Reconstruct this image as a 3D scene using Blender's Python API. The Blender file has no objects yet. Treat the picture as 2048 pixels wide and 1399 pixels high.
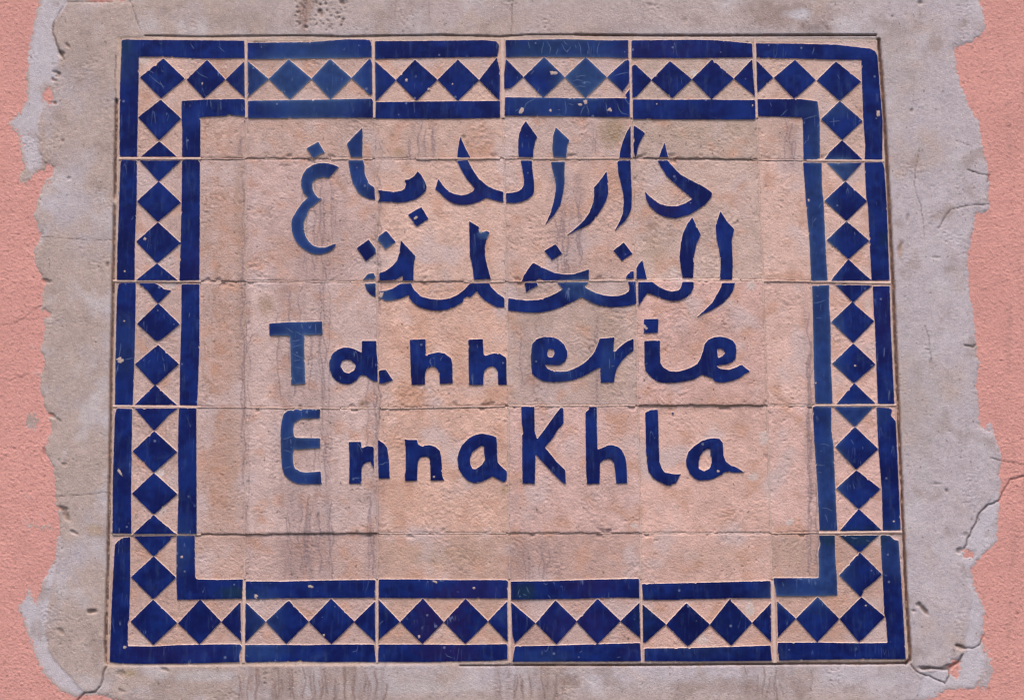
import bpy, math, random
import numpy as np
from mathutils import Vector
from mathutils.geometry import delaunay_2d_cdt

# ------------------------------------------------------------------ camera, sky, sun
sc = bpy.context.scene
PX = 0.0005                     # metres of wall per photo pixel at the centre of the picture
F_PX = 3982.0                   # focal length, photo pixels
DIST = F_PX * PX
TH = math.radians(8.7)          # the sign hangs above eye level: the camera looks up a little
ZC = 2.35
CAM = (0.0, -DIST, ZC - DIST * math.tan(TH))
cam = bpy.data.cameras.new('camera'); co = bpy.data.objects.new('camera', cam)
sc.collection.objects.link(co); sc.camera = co
cam.sensor_width = 36.0; cam.lens = 36.0 * F_PX / 2048.0
cam.clip_start = 0.01; cam.clip_end = 500
co.location = CAM; co.rotation_euler = (math.pi / 2 + TH, 0, 0)

SUN_EL, SUN_AZ = 66.0, -4.0      # degrees; azimuth off the wall's normal
world = bpy.data.worlds.new('World'); sc.world = world; world.use_nodes = True
wn = world.node_tree
bg = wn.nodes['Background']
sky = wn.nodes.new('ShaderNodeTexSky'); sky.sky_type = 'NISHITA'; sky.sun_disc = False
sky.sun_elevation = math.radians(SUN_EL); sky.sun_rotation = math.radians(180 - SUN_AZ)
sky.dust_density = 3.0; sky.ozone_density = 1.0; sky.air_density = 1.0
wn.links.new(sky.outputs[0], bg.inputs[0]); bg.inputs[1].default_value = 0.12
sl = bpy.data.lights.new('sun', 'SUN'); so = bpy.data.objects.new('sun', sl)
sc.collection.objects.link(so)
sl.energy = 1.5; sl.angle = math.radians(26); sl.color = (1.0, 0.95, 0.88)
d = Vector((math.sin(math.radians(SUN_AZ)) * math.cos(math.radians(SUN_EL)),
            -math.cos(math.radians(SUN_AZ)) * math.cos(math.radians(SUN_EL)), math.sin(math.radians(SUN_EL))))
so.rotation_euler = d.to_track_quat('Z', 'Y').to_euler()
sc.view_settings.view_transform = 'Standard'; sc.view_settings.look = 'None'
sc.view_settings.exposure = 1.10; sc.view_settings.gamma = 1.0

# ------------------------------------------------------------------ helpers
random.seed(5)
rng = np.random.default_rng(7)
ST, CT = math.sin(TH), math.cos(TH)

def to_wall(x, y):
    """photo pixel -> (X, Z) where that ray meets the wall plane"""
    u = np.asarray(x, float) - 1024.0; v = 699.5 - np.asarray(y, float)
    t = DIST / (F_PX * CT - v * ST)
    return u * t, CAM[2] + (v * CT + F_PX * ST) * t

def pts3(x, y, h):
    """photo pixel plus height h (mm proud of the wall) -> Nx3"""
    X, Z = to_wall(x, y)
    return np.stack([X, -np.asarray(h, float) * 0.001 + X * 0, Z], -1)

_A = rng.random((8, 256, 256)) * 2 * np.pi
_GX, _GY = np.cos(_A), np.sin(_A)
def gn(x, y, s=0):
    """gradient noise about -1..1"""
    s0 = s
    s = s % 8
    c, sn = math.cos(s0 * 1.7 + .3), math.sin(s0 * 1.7 + .3)
    x, y = x * c - y * sn + s0 * 31.7, x * sn + y * c + s0 * 17.3
    xi = np.floor(x).astype(np.int64); yi = np.floor(y).astype(np.int64)
    fx = x - xi; fy = y - yi
    u = fx * fx * fx * (fx * (fx * 6 - 15) + 10); v = fy * fy * fy * (fy * (fy * 6 - 15) + 10)
    def g(ox, oy):
        a, b = (xi + ox) & 255, (yi + oy) & 255
        return _GX[s][a, b] * (fx - ox) + _GY[s][a, b] * (fy - oy)
    a = g(0, 0); b = g(1, 0); c_ = g(0, 1); d_ = g(1, 1)
    return 1.5 * ((a + (b - a) * u) * (1 - v) + (c_ + (d_ - c_) * u) * v)

def fbm(x, y, wl, oct=3, s=0, gain=.5):
    r = 0; a = 1; n = 0
    for k in range(oct):
        r = r + a * gn(x / wl, y / wl, s + k); n += a; a *= gain; wl *= .5
    return r / n

def sst(e0, e1, x):
    t = np.clip((x - e0) / (e1 - e0), 0, 1)
    return t * t * (3 - 2 * t)

def seg_dist(x, y, poly, closed=True, ret_t=False):
    P = np.asarray(poly, float); Q = np.roll(P, -1, 0) if closed else P[1:]
    P = P if closed else P[:-1]
    best = np.full(np.shape(x), 1e9); tt = np.zeros(np.shape(x))
    for k, ((ax, ay), (bx, by)) in enumerate(zip(P, Q)):
        dx, dy = bx - ax, by - ay
        t = np.clip(((x - ax) * dx + (y - ay) * dy) / (dx * dx + dy * dy + 1e-9), 0, 1)
        dd = np.hypot(x - ax - t * dx, y - ay - t * dy)
        m = dd < best
        best = np.where(m, dd, best); tt = np.where(m, k + t, tt)
    return (best, tt) if ret_t else best

def inside(x, y, poly):
    P = np.asarray(poly, float); Q = np.roll(P, -1, 0)
    r = np.zeros(np.shape(x), bool)
    for (ax, ay), (bx, by) in zip(P, Q):
        if ay == by: continue
        c = (ay > y) != (by > y)
        r ^= c & (x < (bx - ax) * (y - ay) / (by - ay) + ax)
    return r

def sdf(x, y, poly):
    d_ = seg_dist(x, y, poly)
    return np.where(inside(x, y, poly), d_, -d_)     # positive inside

def mesh_obj(name, verts, faces, mats, parent=None, tint=None, mat_idx=None, smooth=True):
    me = bpy.data.meshes.new(name)
    verts = np.asarray(verts, np.float32); F = np.asarray(faces, np.int32)
    n = F.shape[1]
    me.vertices.add(len(verts)); me.vertices.foreach_set('co', verts.ravel())
    me.loops.add(F.size); me.loops.foreach_set('vertex_index', F.ravel())
    me.polygons.add(len(F))
    me.polygons.foreach_set('loop_start', np.arange(0, F.size, n, dtype=np.int32))
    me.polygons.foreach_set('loop_total', np.full(len(F), n, np.int32))
    for m in mats: me.materials.append(m)
    if mat_idx is not None: me.polygons.foreach_set('material_index', np.asarray(mat_idx, np.int32))
    me.update(calc_edges=True)
    me.polygons.foreach_set('use_smooth', np.full(len(F), smooth, bool))
    if tint is not None:
        at = me.color_attributes.new('tint', 'FLOAT_COLOR', 'POINT')
        c = np.ones((len(verts), 4), np.float32); c[:, :3] = tint
        at.data.foreach_set('color', c.ravel())
    o = bpy.data.objects.new(name, me); sc.collection.objects.link(o)
    if parent is not None: o.parent = parent
    return o

def tag(o, label=None, cat=None, kind=None, group=None):
    if label: o['label'] = label
    if cat: o['category'] = cat
    if kind: o['kind'] = kind
    if group: o['group'] = group

def lin(r, g, b):
    def f(c):
        c /= 255.0
        return c / 12.92 if c <= .04045 else ((c + .055) / 1.055) ** 2.4
    return np.array([f(r), f(g), f(b)])

# ------------------------------------------------------------------ materials
def nd(nt, typ, **kw):
    n = nt.nodes.new(typ)
    for k, v in kw.items(): setattr(n, k, v)
    return n

def math_node(nt, op, a, b=None, clamp=False):
    n = nd(nt, 'ShaderNodeMath', operation=op, use_clamp=clamp)
    for i, v in enumerate((a, b)):
        if v is None: continue
        if isinstance(v, (int, float)): n.inputs[i].default_value = v
        else: nt.links.new(v, n.inputs[i])
    return n.outputs[0]

def ramp(nt, sock, a, b):
    n = nd(nt, 'ShaderNodeMapRange', interpolation_type='SMOOTHSTEP')
    nt.links.new(sock, n.inputs['Value'])
    n.inputs['From Min'].default_value = a; n.inputs['From Max'].default_value = b
    return n.outputs['Result']

def noise(nt, vec, scale, detail=3, rough=.55, dist=0.):
    n = nd(nt, 'ShaderNodeTexNoise')
    n.inputs['Scale'].default_value = scale; n.inputs['Detail'].default_value = detail
    n.inputs['Roughness'].default_value = rough; n.inputs['Distortion'].default_value = dist
    if vec is not None: nt.links.new(vec, n.inputs['Vector'])
    return n.outputs['Fac']

def mixc(nt, fac, a, b, blend='MIX'):
    n = nd(nt, 'ShaderNodeMix', data_type='RGBA', blend_type=blend)
    if isinstance(fac, (int, float)): n.inputs[0].default_value = fac
    else: nt.links.new(fac, n.inputs[0])
    for i, v in ((6, a), (7, b)):
        if hasattr(v, 'links') or hasattr(v, 'is_linked'): nt.links.new(v, n.inputs[i])
        else: n.inputs[i].default_value = (*v, 1)
    return n.outputs[2]

def base_mat(name):
    m = bpy.data.materials.new(name); m.use_nodes = True
    nt = m.node_tree; b = nt.nodes['Principled BSDF']
    g = nd(nt, 'ShaderNodeNewGeometry').outputs['Position']
    at = nd(nt, 'ShaderNodeAttribute', attribute_name='tint').outputs['Color']
    return m, nt, b, g, at

def rough_mat(name, grain=.35, wl=420., bump=.5, bdist=.0006, speck=.0, dark=.0, aniso=None):
    m, nt, b, g, at = base_mat(name)
    b.inputs['Roughness'].default_value = .92
    b.inputs['Specular IOR Level'].default_value = .15
    v = g
    if aniso:
        mp = nd(nt, 'ShaderNodeMapping'); nt.links.new(g, mp.inputs['Vector'])
        mp.inputs['Scale'].default_value = aniso; v = mp.outputs[0]
    n1 = noise(nt, v, wl, 3, .75)
    n2 = noise(nt, g, wl * .22, 3, .6)
    gr = math_node(nt, 'ADD', math_node(nt, 'MULTIPLY', n1, grain), math_node(nt, 'MULTIPLY', n2, grain * .7))
    gr = math_node(nt, 'ADD', gr, 1 - grain * .85)
    cmb = nd(nt, 'ShaderNodeCombineColor')
    for i in range(3): nt.links.new(gr, cmb.inputs[i])
    col = mixc(nt, 1.0, at, cmb.outputs[0], 'MULTIPLY')
    if speck:
        s = ramp(nt, noise(nt, g, 700, 1, .5), .70, .76)
        col = mixc(nt, math_node(nt, 'MULTIPLY', s, speck), col, (.75, .70, .70))
    if dark:
        s = ramp(nt, noise(nt, g, 260, 2, .5), .33, .25)
        col = mixc(nt, math_node(nt, 'MULTIPLY', s, dark), col, (.13, .085, .06))
    nt.links.new(col, b.inputs['Base Color'])
    bp = nd(nt, 'ShaderNodeBump'); bp.inputs['Strength'].default_value = bump
    bp.inputs['Distance'].default_value = bdist
    nt.links.new(n1, bp.inputs['Height']); nt.links.new(bp.outputs[0], b.inputs['Normal'])
    return m

M_BISC = rough_mat('unglazed_clay', .50, 600, 1.0, .0009, .12, .8)
M_EDGE = rough_mat('clay_edge', .16, 500, .3, .0004)
M_GROUT = rough_mat('lime_grout', .22, 420, .5, .0006, .05, .15)
M_CEM = rough_mat('cement_render', .50, 760, 1.0, .0007, .5, .6)
M_PINK = rough_mat('pink_stucco', .30, 600, 1.0, .0009, .0, .6)
M_CHIP = rough_mat('chipped_clay', .3, 600, .5, .0004)

def glaze_mat():
    m, nt, b, g, at = base_mat('cobalt_glaze')
    b.inputs['Specular IOR Level'].default_value = .07
    n = noise(nt, g, 60, 4, .6)
    cmb = nd(nt, 'ShaderNodeCombineColor')
    k = math_node(nt, 'ADD', math_node(nt, 'MULTIPLY', n, .9), .55)
    for i in range(3): nt.links.new(k, cmb.inputs[i])
    col = mixc(nt, 1.0, at, cmb.outputs[0], 'MULTIPLY')
    # hazy bloom of wear
    hz = ramp(nt, noise(nt, g, 38, 5, .7, .6), .52, .80)
    col = mixc(nt, math_node(nt, 'MULTIPLY', hz, .38), col, (.035, .06, .15))
    mp = nd(nt, 'ShaderNodeMapping'); nt.links.new(g, mp.inputs['Vector']); mp.inputs['Scale'].default_value = (1, 1, .14)
    br = ramp(nt, noise(nt, mp.outputs[0], 260, 4, .7), .50, .82)
    col = mixc(nt, math_node(nt, 'MULTIPLY', br, .40), col, (.045, .075, .17))
    # hair scratches: thin ridges of a stretched, distorted noise
    for rot, sc_, lo in (((0, .5, 0), (1, 1, .12), .0022), ((0, -.9, 0), (1, 1, .10), .0018)):
        mp = nd(nt, 'ShaderNodeMapping'); nt.links.new(g, mp.inputs['Vector'])
        mp.inputs['Rotation'].default_value = rot; mp.inputs['Scale'].default_value = sc_
        a = noise(nt, mp.outputs[0], 110, 1, .4, .5)
        ln = ramp(nt, math_node(nt, 'ABSOLUTE', math_node(nt, 'SUBTRACT', a, .5)), lo * 3.5, lo)
        gate = ramp(nt, noise(nt, g, 45, 2, .5), .58, .66)
        col = mixc(nt, math_node(nt, 'MULTIPLY', math_node(nt, 'MULTIPLY', ln, gate), .45), col, (.16, .21, .36))
    # pin-hole specks
    vo = nd(nt, 'ShaderNodeTexVoronoi'); vo.inputs['Scale'].default_value = 120; nt.links.new(g, vo.inputs['Vector'])
    sep = nd(nt, 'ShaderNodeSeparateColor'); nt.links.new(vo.outputs['Color'], sep.inputs[0])
    rad = math_node(nt, 'MULTIPLY', ramp(nt, sep.outputs[0], .72, 1.0), .17)
    sp = math_node(nt, 'LESS_THAN', vo.outputs['Distance'], rad)
    col = mixc(nt, math_node(nt, 'MULTIPLY', sp, .32), col, (.28, .31, .42))
    nt.links.new(col, b.inputs['Base Color'])
    r = math_node(nt, 'ADD', math_node(nt, 'MULTIPLY', n, .25), .28)
    nt.links.new(r, b.inputs['Roughness'])
    bp = nd(nt, 'ShaderNodeBump'); bp.inputs['Strength'].default_value = .25
    bp.inputs['Distance'].default_value = .0008
    nt.links.new(noise(nt, g, 70, 2), bp.inputs['Height']); nt.links.new(bp.outputs[0], b.inputs['Normal'])
    return m
M_GLAZE = glaze_mat()

# ------------------------------------------------------------------ stains and colour of the clay, in real albedo
BISC = np.array([.545, .362, .300])
CREAM = np.array([.74, .56, .46])
MAUVE = np.array([.26, .175, .172])
OCHRE = np.array([.46, .235, .15])
OLIVE = np.array([.30, .20, .12])

# runs of dirty water: x0, x1, y0, y1, number, strength
RUNS = [(548, 655, 555, 815, 9, .75), (548, 668, 815, 1000, 7, .6), (560, 665, 975, 1162, 12, .9), (735, 768, 640, 1000, 4, .6),
        (808, 872, 236, 330, 8, .7), (1040, 1100, 630, 800, 5, .6), (1100, 1168, 345, 560, 8, .8),
        (1608, 1640, 560, 1162, 6, .8), (1176, 1190, 240, 330, 2, .6), (484, 500, 330, 1160, 4, .6),
        (590, 690, 330, 565, 8, .55), (1015, 1130, 1075, 1165, 6, .6), (1565, 1592, 232, 345, 4, .9),
        (1180, 1200, 620, 830, 3, .5), (735, 762, 980, 1165, 4, .8), (460, 500, 236, 330, 3, .5),
        (640, 660, 330, 1000, 2, .6), (750, 762, 236, 640, 3, .5)]
CRUNS = [(478, 770, 1326, 1412, 30, .75), (985, 1130, 1326, 1412, 12, .6), (1480, 1620, 1326, 1412, 10, .5),
         (600, 620, -20, 70, 4, .5), (780, 860, -20, 70, 4, .3), (330, 470, 1326, 1400, 5, .2)]

def run_mask(x, y, runs, seed=3):
    R = np.random.default_rng(seed)
    m = np.zeros(np.shape(x))
    for (x0, x1, y0, y1, n, s) in runs:
        sel = (x > x0 - 25) & (x < x1 + 25) & (y > y0 - 10) & (y < y1 + 10)
        if not sel.any():
            R.random((n, 6)); continue
        xs, ys = x[sel], y[sel]
        acc = np.zeros(xs.shape)
        wash = sst(x0 - 14, x0 + 10, xs) * sst(x1 + 14, x1 - 10, xs) * sst(y0 - 8, y0 + 12, ys) * sst(y1 + 10, y1 - 12, ys)
        acc += .30 * wash * (0.75 + .8 * gn(xs / 11, ys / 60, 3))
        for r in R.random((n, 6)):
            cx = x0 + r[0] * (x1 - x0) + 7 * gn(ys / 42 + r[1] * 50, ys * 0 + r[2] * 60, 2) + 1.6 * gn(ys / 9 + r[1] * 9, ys * 0 + 3.3, 1)
            a0 = y0 + r[3] * .45 * (y1 - y0); a1 = y1 - r[4] * .35 * (y1 - y0)
            w = .9 + 1.1 * r[5]
            l = np.exp(-((xs - cx) / w) ** 2) * sst(a0 - 4, a0 + 8, ys) * sst(a1 + 5, a1 - 10, ys)
            acc = np.maximum(acc, acc * .5 + l * (.80 + .5 * gn(ys / 16 + r[2] * 40, ys * 0 + r[0] * 40, 5)))
        m[sel] = np.maximum(m[sel], acc * s)
    return np.clip(m, 0, 1)

# soft-edged patches in the clay: x, y, rx, ry, colour, strength
SPOTS = [(1226, 264, 30, 34, OLIVE, .75), (800, 305, 14, 10, OLIVE, .5), (955, 285, 34, 42, OCHRE, .5), (840, 700, 26, 110, OCHRE, .45),
         (820, 790, 30, 30, OCHRE, .6), (985, 790, 24, 26, OCHRE, .5), (917, 705, 18, 24, OCHRE, .35), (965, 500, 25, 60, OCHRE, .35),
         (445, 460, 30, 130, OCHRE, .3), (445, 700, 30, 120, OCHRE, .35), (440, 950, 26, 110, OCHRE, .4), (735, 300, 10, 22, OCHRE, .5),
         (1225, 365, 26, 40, OCHRE, .45), (1210, 730, 55, 80, OLIVE, .22), (1190, 640, 60, 30, OLIVE, .2), (1380, 265, 80, 20, OLIVE, .18),
         (1475, 250, 40, 22, OLIVE, .2), (575, 500, 30, 22, OCHRE, .35), (660, 510, 34, 40, OCHRE, .3), (1070, 640, 50, 20, OLIVE, .25),
         (810, 1000, 40, 40, OCHRE, .2), (1240, 860, 30, 40, OCHRE, .25), (880, 1110, 100, 22, OLIVE, .22), (1440, 1110, 80, 20, OLIVE, .15),
         (645, 1110, 90, 30, OCHRE, .12), (1010, 978, 12, 10, OLIVE, .5), (1300, 440, 40, 26, OCHRE, .2), (1310, 500, 28, 40, OLIVE, .25),
         (1390, 700, 30, 60, OCHRE, .12), (1460, 800, 80, 20, OCHRE, .2), (560, 250, 60, 14, OCHRE, .2), (620, 280, 60, 20, OCHRE, .15)]
SPOTS += [(478, 400, 13, 150, (.34, .20, .14), .5), (480, 640, 12, 120, (.36, .22, .16), .4), (532, 611, 16, 22, (.30, .19, .12), .6), (600, 1100, 70, 30, (.38, .23, .19), .4), (430, 300, 34, 30, (.42, .24, .18), .35), (465, 900, 14, 120, (.40, .25, .19), .4), (1040, 1110, 24, 40, (.36, .22, .18), .5), (1590, 1100, 40, 34, (.42, .28, .22), .4), (1216, 505, 2.4, 2.2, (.12, .07, .05), .9), (1222, 521, 2, 2, (.12, .07, .05), .8), (898, 786, 3.2, 2.6, (.17, .14, .15), .9), (1475, 442, 3.5, 4, (.10, .08, .06), .9), (1207, 1144, 2.4, 2.6, (.12, .09, .08), .9), (1009, 526, 1.6, 2.6, (.06, .06, .10), .9), (804, 648, 1.8, 3, (.12, .08, .07), .8), (1473, 543, 3, 4, (.26, .2, .18), .6), (1249, 1272, 3, 2.4, (.09, .06, .05), .9), (1257, 1276, 3, 3, (.09, .06, .05), .9), (708, 1278, 3, 3, (.2, .13, .1), .7), (927, 272, 6, 3, (.13, .1, .07), .7), (935, 285, 3, 8, (.2, .14, .1), .5), (728, 806, 16, 5, (.16, .11, .07), .6), (1271, 729, 2, 2, (.14, .14, .2), .8), (785, 270, 5, 2, (.2, .13, .11), .6), (1260, 560, 3, 2, (.3, .2, .1), .6), (1340, 470, 10, 5, (.28, .16, .11), .5), (1302, 451, 12, 8, (.27, .16, .12), .5), (650, 425, 8, 3, (.28, .16, .13), .5), (570, 330, 12, 3, (.13, .09, .07), .6), (985, 808, 4, 3, (.2, .14, .12), .6)]
PALE = [(1527, 875, 12, 14, .55), (1508, 952, 12, 10, .6), (1502, 572, 9, 10, .6), (1345, 538, 8, 10, .4), (1580, 1042, 8, 8, .7),
        (1388, 146, 8, 8, .9), (1500, 1216, 10, 16, .7), (320, 945, 10, 9, .8), (340, 570, 16, 8, .6), (285, 640, 9, 14, .5), (325, 1020, 12, 10, .5), (1735, 610, 8, 12, .5),
        (1405, 1280, 12, 9, .6), (290, 120, 12, 12, .6), (1155, 1380, 8, 8, .4), (1268, 1050, 8, 6, .6)]
CHISEL_ANGLE = {}

def clay_tint(x, y, bias=0., seed=0, hue=None):
    n = fbm(x, y, 120, 3, 2); n2 = fbm(x, y, 22, 3, 4); n3 = fbm(x, y, 5, 2, 6)
    br = (gn(x / 2.4, y / 26, 5) + .6 * gn(x / 4.2, y / 9, 2)) * (sst(470, 380, x) * .9 + .5 * sst(.1, .4, fbm(x, y, 90, 2, 21)))    # brushed streaks
    c = BISC[None, :] * (1 + .20 * n + .18 * n2 + .15 * n3 + .13 * br + bias)[:, None]
    if hue is not None: c = c * np.asarray(hue)[None, :]
    w = (.8 * sst(395, 410, x) * sst(488, 440, x) * sst(-.05, .35, n2 + br * .8) * sst(1075, 1050, y))[:, None]
    c = c * (1 - w) + w * np.array([.36, .215, .165])
    w = np.clip(.05 + .70 * sst(.0, .5, fbm(x, y, 46, 3, 9)), 0, 1)[:, None]
    c = c * (1 - w) + w * (np.array([.50, .275, .200])[None, :] * (1 + .15 * n2)[:, None])
    w = (.75 * sst(.05, .5, fbm(x, y, 90, 3, 12)))[:, None]
    c = c * (1 - w) + w * np.array([.53, .39, .365])
    wob = fbm(x, y, 12, 3, 8)
    for (sx, sy, rx, ry, colr, s) in SPOTS:
        q = np.hypot((x - sx) / rx, (y - sy) / ry)
        m_ = (min(1, s * 1.35) * sst(1.35, .35, q + .5 * wob) * (.75 + .7 * n3 + .4 * br))[:, None]
        m_ = np.clip(m_, 0, 1)
        c = c * (1 - m_) + m_ * colr
    for (sx, sy, rx, ry, s) in PALE:
        q = np.hypot((x - sx) / rx, (y - sy) / ry)
        m_ = (s * sst(1.2, .6, q + .5 * wob))[:, None]
        c = c * (1 - m_) + m_ * np.array([.56, .46, .42])
    m_ = (np.clip(run_mask(x, y, RUNS) * 1.5, 0, .85))[:, None]
    c = c * (1 - m_) + m_ * MAUVE
    return np.clip(c, .01, .9)

# ------------------------------------------------------------------ the sign: tile corners (photo pixels)
COLX = [  # x of the six+1 column lines at y = 80, 318, 563, 813, 1067, 1324
    (238, 236, 231.5, 226, 221, 213),
    (492, 492, 492, 491, 490, 487),
    (746.5, 750, 754.5, 756, 755, 754),
    (1004.5, 1008, 1013, 1017, 1018, 1020),
    (1260, 1264, 1273, 1276, 1281, 1284),
    (1509.5, 1516, 1526, 1534, 1541, 1550),
    (1755, 1769, 1782, 1794, 1805, 1816)]
ROWY = [  # y of the five+1 row lines at each column line
    (78, 78, 77, 77, 77, 79, 80),
    (317.5, 318, 318, 317, 317, 320, 322),
    (562, 563, 564, 563, 560, 561, 566),
    (812, 815, 817, 811.5, 811, 811, 810),
    (1068, 1069, 1066, 1066, 1066, 1066, 1063),
    (1328, 1327, 1325, 1324, 1323, 1322, 1321)]
def corner(r, c):
    return COLX[c][r], ROWY[r][c]

root = bpy.data.objects.new('tile_sign', None); sc.collection.objects.link(root)
X0, Z0 = to_wall(1015, 1325); root.location = (float(X0), 0, float(Z0))
root_inv = np.array([float(X0), 0, float(Z0)])
tag(root, 'wall sign of thirty tiles with carved blue glaze letters and a diamond border', 'sign')

TILE_OFF = {(2, 4): 1.3, (0, 4): .7, (0, 1): .35, (1, 2): .6, (2, 1): .3, (2, 2): .5, (1, 4): .25, (3, 4): 0.0, (0, 3): .3,
            (3, 0): .7, (3, 1): .9, (3, 3): .5, (2, 3): .1, (1, 1): .15, (1, 0): .2, (4, 1): -.2, (4, 2): -.1, (2, 0): -.1, (1, 5): .2}
TILE_TILT = {(2, 4): .9, (0, 4): 1.0, (1, 2): .8, (0, 1): .6, (2, 2): .6, (1, 0): .6, (0, 3): .4, (3, 0): .5, (3, 3): .6, (2, 1): .3, (1, 4): .1, (3, 1): .8}
def tile_level(r, c, x, y):
    o = TILE_OFF.get((r, c), .1); t = TILE_TILT.get((r, c), .1)
    y0 = ROWY[r][c]; y1 = ROWY[r + 1][c]; x0 = COLX[c][r]; x1 = COLX[c + 1][r]
    return o + t * ((y - y0) / (y1 - y0) - .5) + .15 * math.sin(r * 5 + c * 3) * ((x - x0) / (x1 - x0) - .5)

def chisel(x, y, r, c):
    """tool marks left where the glaze was chipped away"""
    a0 = (r * 2.1 + c * 1.3)
    h = 0
    w = [sst(-.1, .35, fbm(x, y, 70, 2, 20 + k)) + .05 for k in range(3)]
    W = w[0] + w[1] + w[2]
    for k in range(3):
        a = a0 + k * 1.05
        u = x * math.cos(a) + y * math.sin(a); v = -x * math.sin(a) + y * math.cos(a)
        v = v + 4 * gn(u / 30, v / 30, 3 + k)
        h = h + w[k] / W * (gn(u / 10, v / 4.4, k) + .35 * gn(u / 22, v / 8, k + 4))
    return h

HUES = [[(.96, .95, .95), (.93, .93, .94), (.97, .96, .95), (.93, .95, .98), (.90, .93, .93), (1, 1, 1)],
        [(.94, .95, .98), (.98, .98, 1.02), (1.0, .98, .97), (.97, .95, .95), (.95, .97, .98), (1.02, 1.0, 1.0)],
        [(.92, .93, .96), (.96, .98, 1.02), (1.01, .96, .93), (.92, .94, .96), (1.03, .98, 1.0), (1.02, .99, 1.0)],
        [(.95, .95, .97), (.94, .96, 1.0), (1.02, .97, .94), (1.0, .97, 1.0), (1.02, .97, .97), (1.02, .98, 1.0)],
        [(.90, .88, .88), (.90, .90, .93), (.93, .90, .88), (.93, .90, .91), (.97, .93, .93), (.90, .87, .86)]]
tiles = {}
for r in range(5):
    for c in range(6):
        q = [np.array(corner(r, c)), np.array(corner(r, c + 1)), np.array(corner(r + 1, c + 1)), np.array(corner(r + 1, c))]
        g = .9
        nx = int(np.linalg.norm(q[1] - q[0]) / 1.75); ny = int(np.linalg.norm(q[3] - q[0]) / 1.75)
        u, v = np.meshgrid(np.linspace(0, 1, nx), np.linspace(0, 1, ny))
        L, T = nx * 1.75, ny * 1.75
        uu = (g + u * (L - 2 * g)) / L; vv = (g + v * (T - 2 * g)) / T
        P = ((1 - uu) * (1 - vv))[..., None] * q[0] + (uu * (1 - vv))[..., None] * q[1] + (uu * vv)[..., None] * q[2] + ((1 - uu) * vv)[..., None] * q[3]
        x, y = P[..., 0].ravel(), P[..., 1].ravel()
        eu = np.minimum(u, 1 - u).ravel() * L; ev = np.minimum(v, 1 - v).ravel() * T
        e = np.minimum(eu, ev * 1.0)
        vert = eu < ev
        # ragged edge: only vertices near the rim move
        wob = fbm(x, y, 24, 3, 1 + (r * 6 + c)) * 2.2 * np.exp(-e / 6)
        x = x + wob * np.where(eu < ev, 1, .2); y = y + wob * np.where(ev <= eu, 1, .2)
        lev = tile_level(r, c, x, y)
        amp = .02 + .46 * sst(-.1, .45, fbm(x, y, 75, 2, 26) + (.12 if (r, c) in ((2, 2), (1, 3), (3, 2), (2, 3), (2, 4), (1, 4)) else 0))
        h = 1.15 * amp * chisel(x, y, r, c) + .35 * fbm(x, y, 60, 2, 5) + .22 * fbm(x, y, 4.4, 2, 7) + .10 * fbm(x, y, 18, 2, 9)
        h = h - .5 * sst(.42, .62, fbm(x, y, 10, 2, 28))
        rim = (.35 + .5 * sst(-.1, .4, fbm(x, y, 40, 2, 31))) * sst(3.0 + 2.0 * fbm(x, y, 20, 2, 3), 0, e)
        rim = rim * np.where(vert, .45, 1.)
        chip = 1.3 * sst(.30, .5, fbm(x, y, 26, 2, 14 + r)) * sst(12, 3, e) * np.where(vert, .5, 1.)
        h = h + lev - rim - chip
        V = pts3(x, y, h).reshape(ny, nx, 3)
        # side walls down into the mortar bed
        idx = np.arange(nx * ny).reshape(ny, nx)
        ring = np.concatenate([idx[0, :], idx[1:, -1], idx[-1, -2::-1], idx[-2:0:-1, 0]])
        low = V.reshape(-1, 3)[ring].copy(); low[:, 1] = .007
        F = np.stack([idx[:-1, :-1], idx[1:, :-1], idx[1:, 1:], idx[:-1, 1:]], -1).reshape(-1, 4)
        nb = nx * ny; k = np.arange(len(ring)); k2 = np.roll(k, -1)
        FS = np.stack([ring[k], ring[k2], nb + k2, nb + k], -1)
        VV = np.concatenate([V.reshape(-1, 3), low]) - root_inv
        bias = [.02, -.05, .03, .0, .06, -.02, .04][(r * 5 + c * 3) % 7]
        tn = clay_tint(x, y, bias, hue=1 + 1.8 * (np.array(HUES[r][c]) - .985))
        pass
        tn = np.concatenate([tn, tn[ring]])
        o = mesh_obj('tile', VV, np.concatenate([F, FS]), [M_BISC], root, tn)
        tiles[(r, c)] = o

def cell(x, y):
    for r in range(5):
        for c in range(6):
            if inside(np.array([x]), np.array([y]), [corner(r, c), corner(r, c + 1), corner(r + 1, c + 1), corner(r + 1, c)])[0]:
                return r, c
    return None

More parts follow.
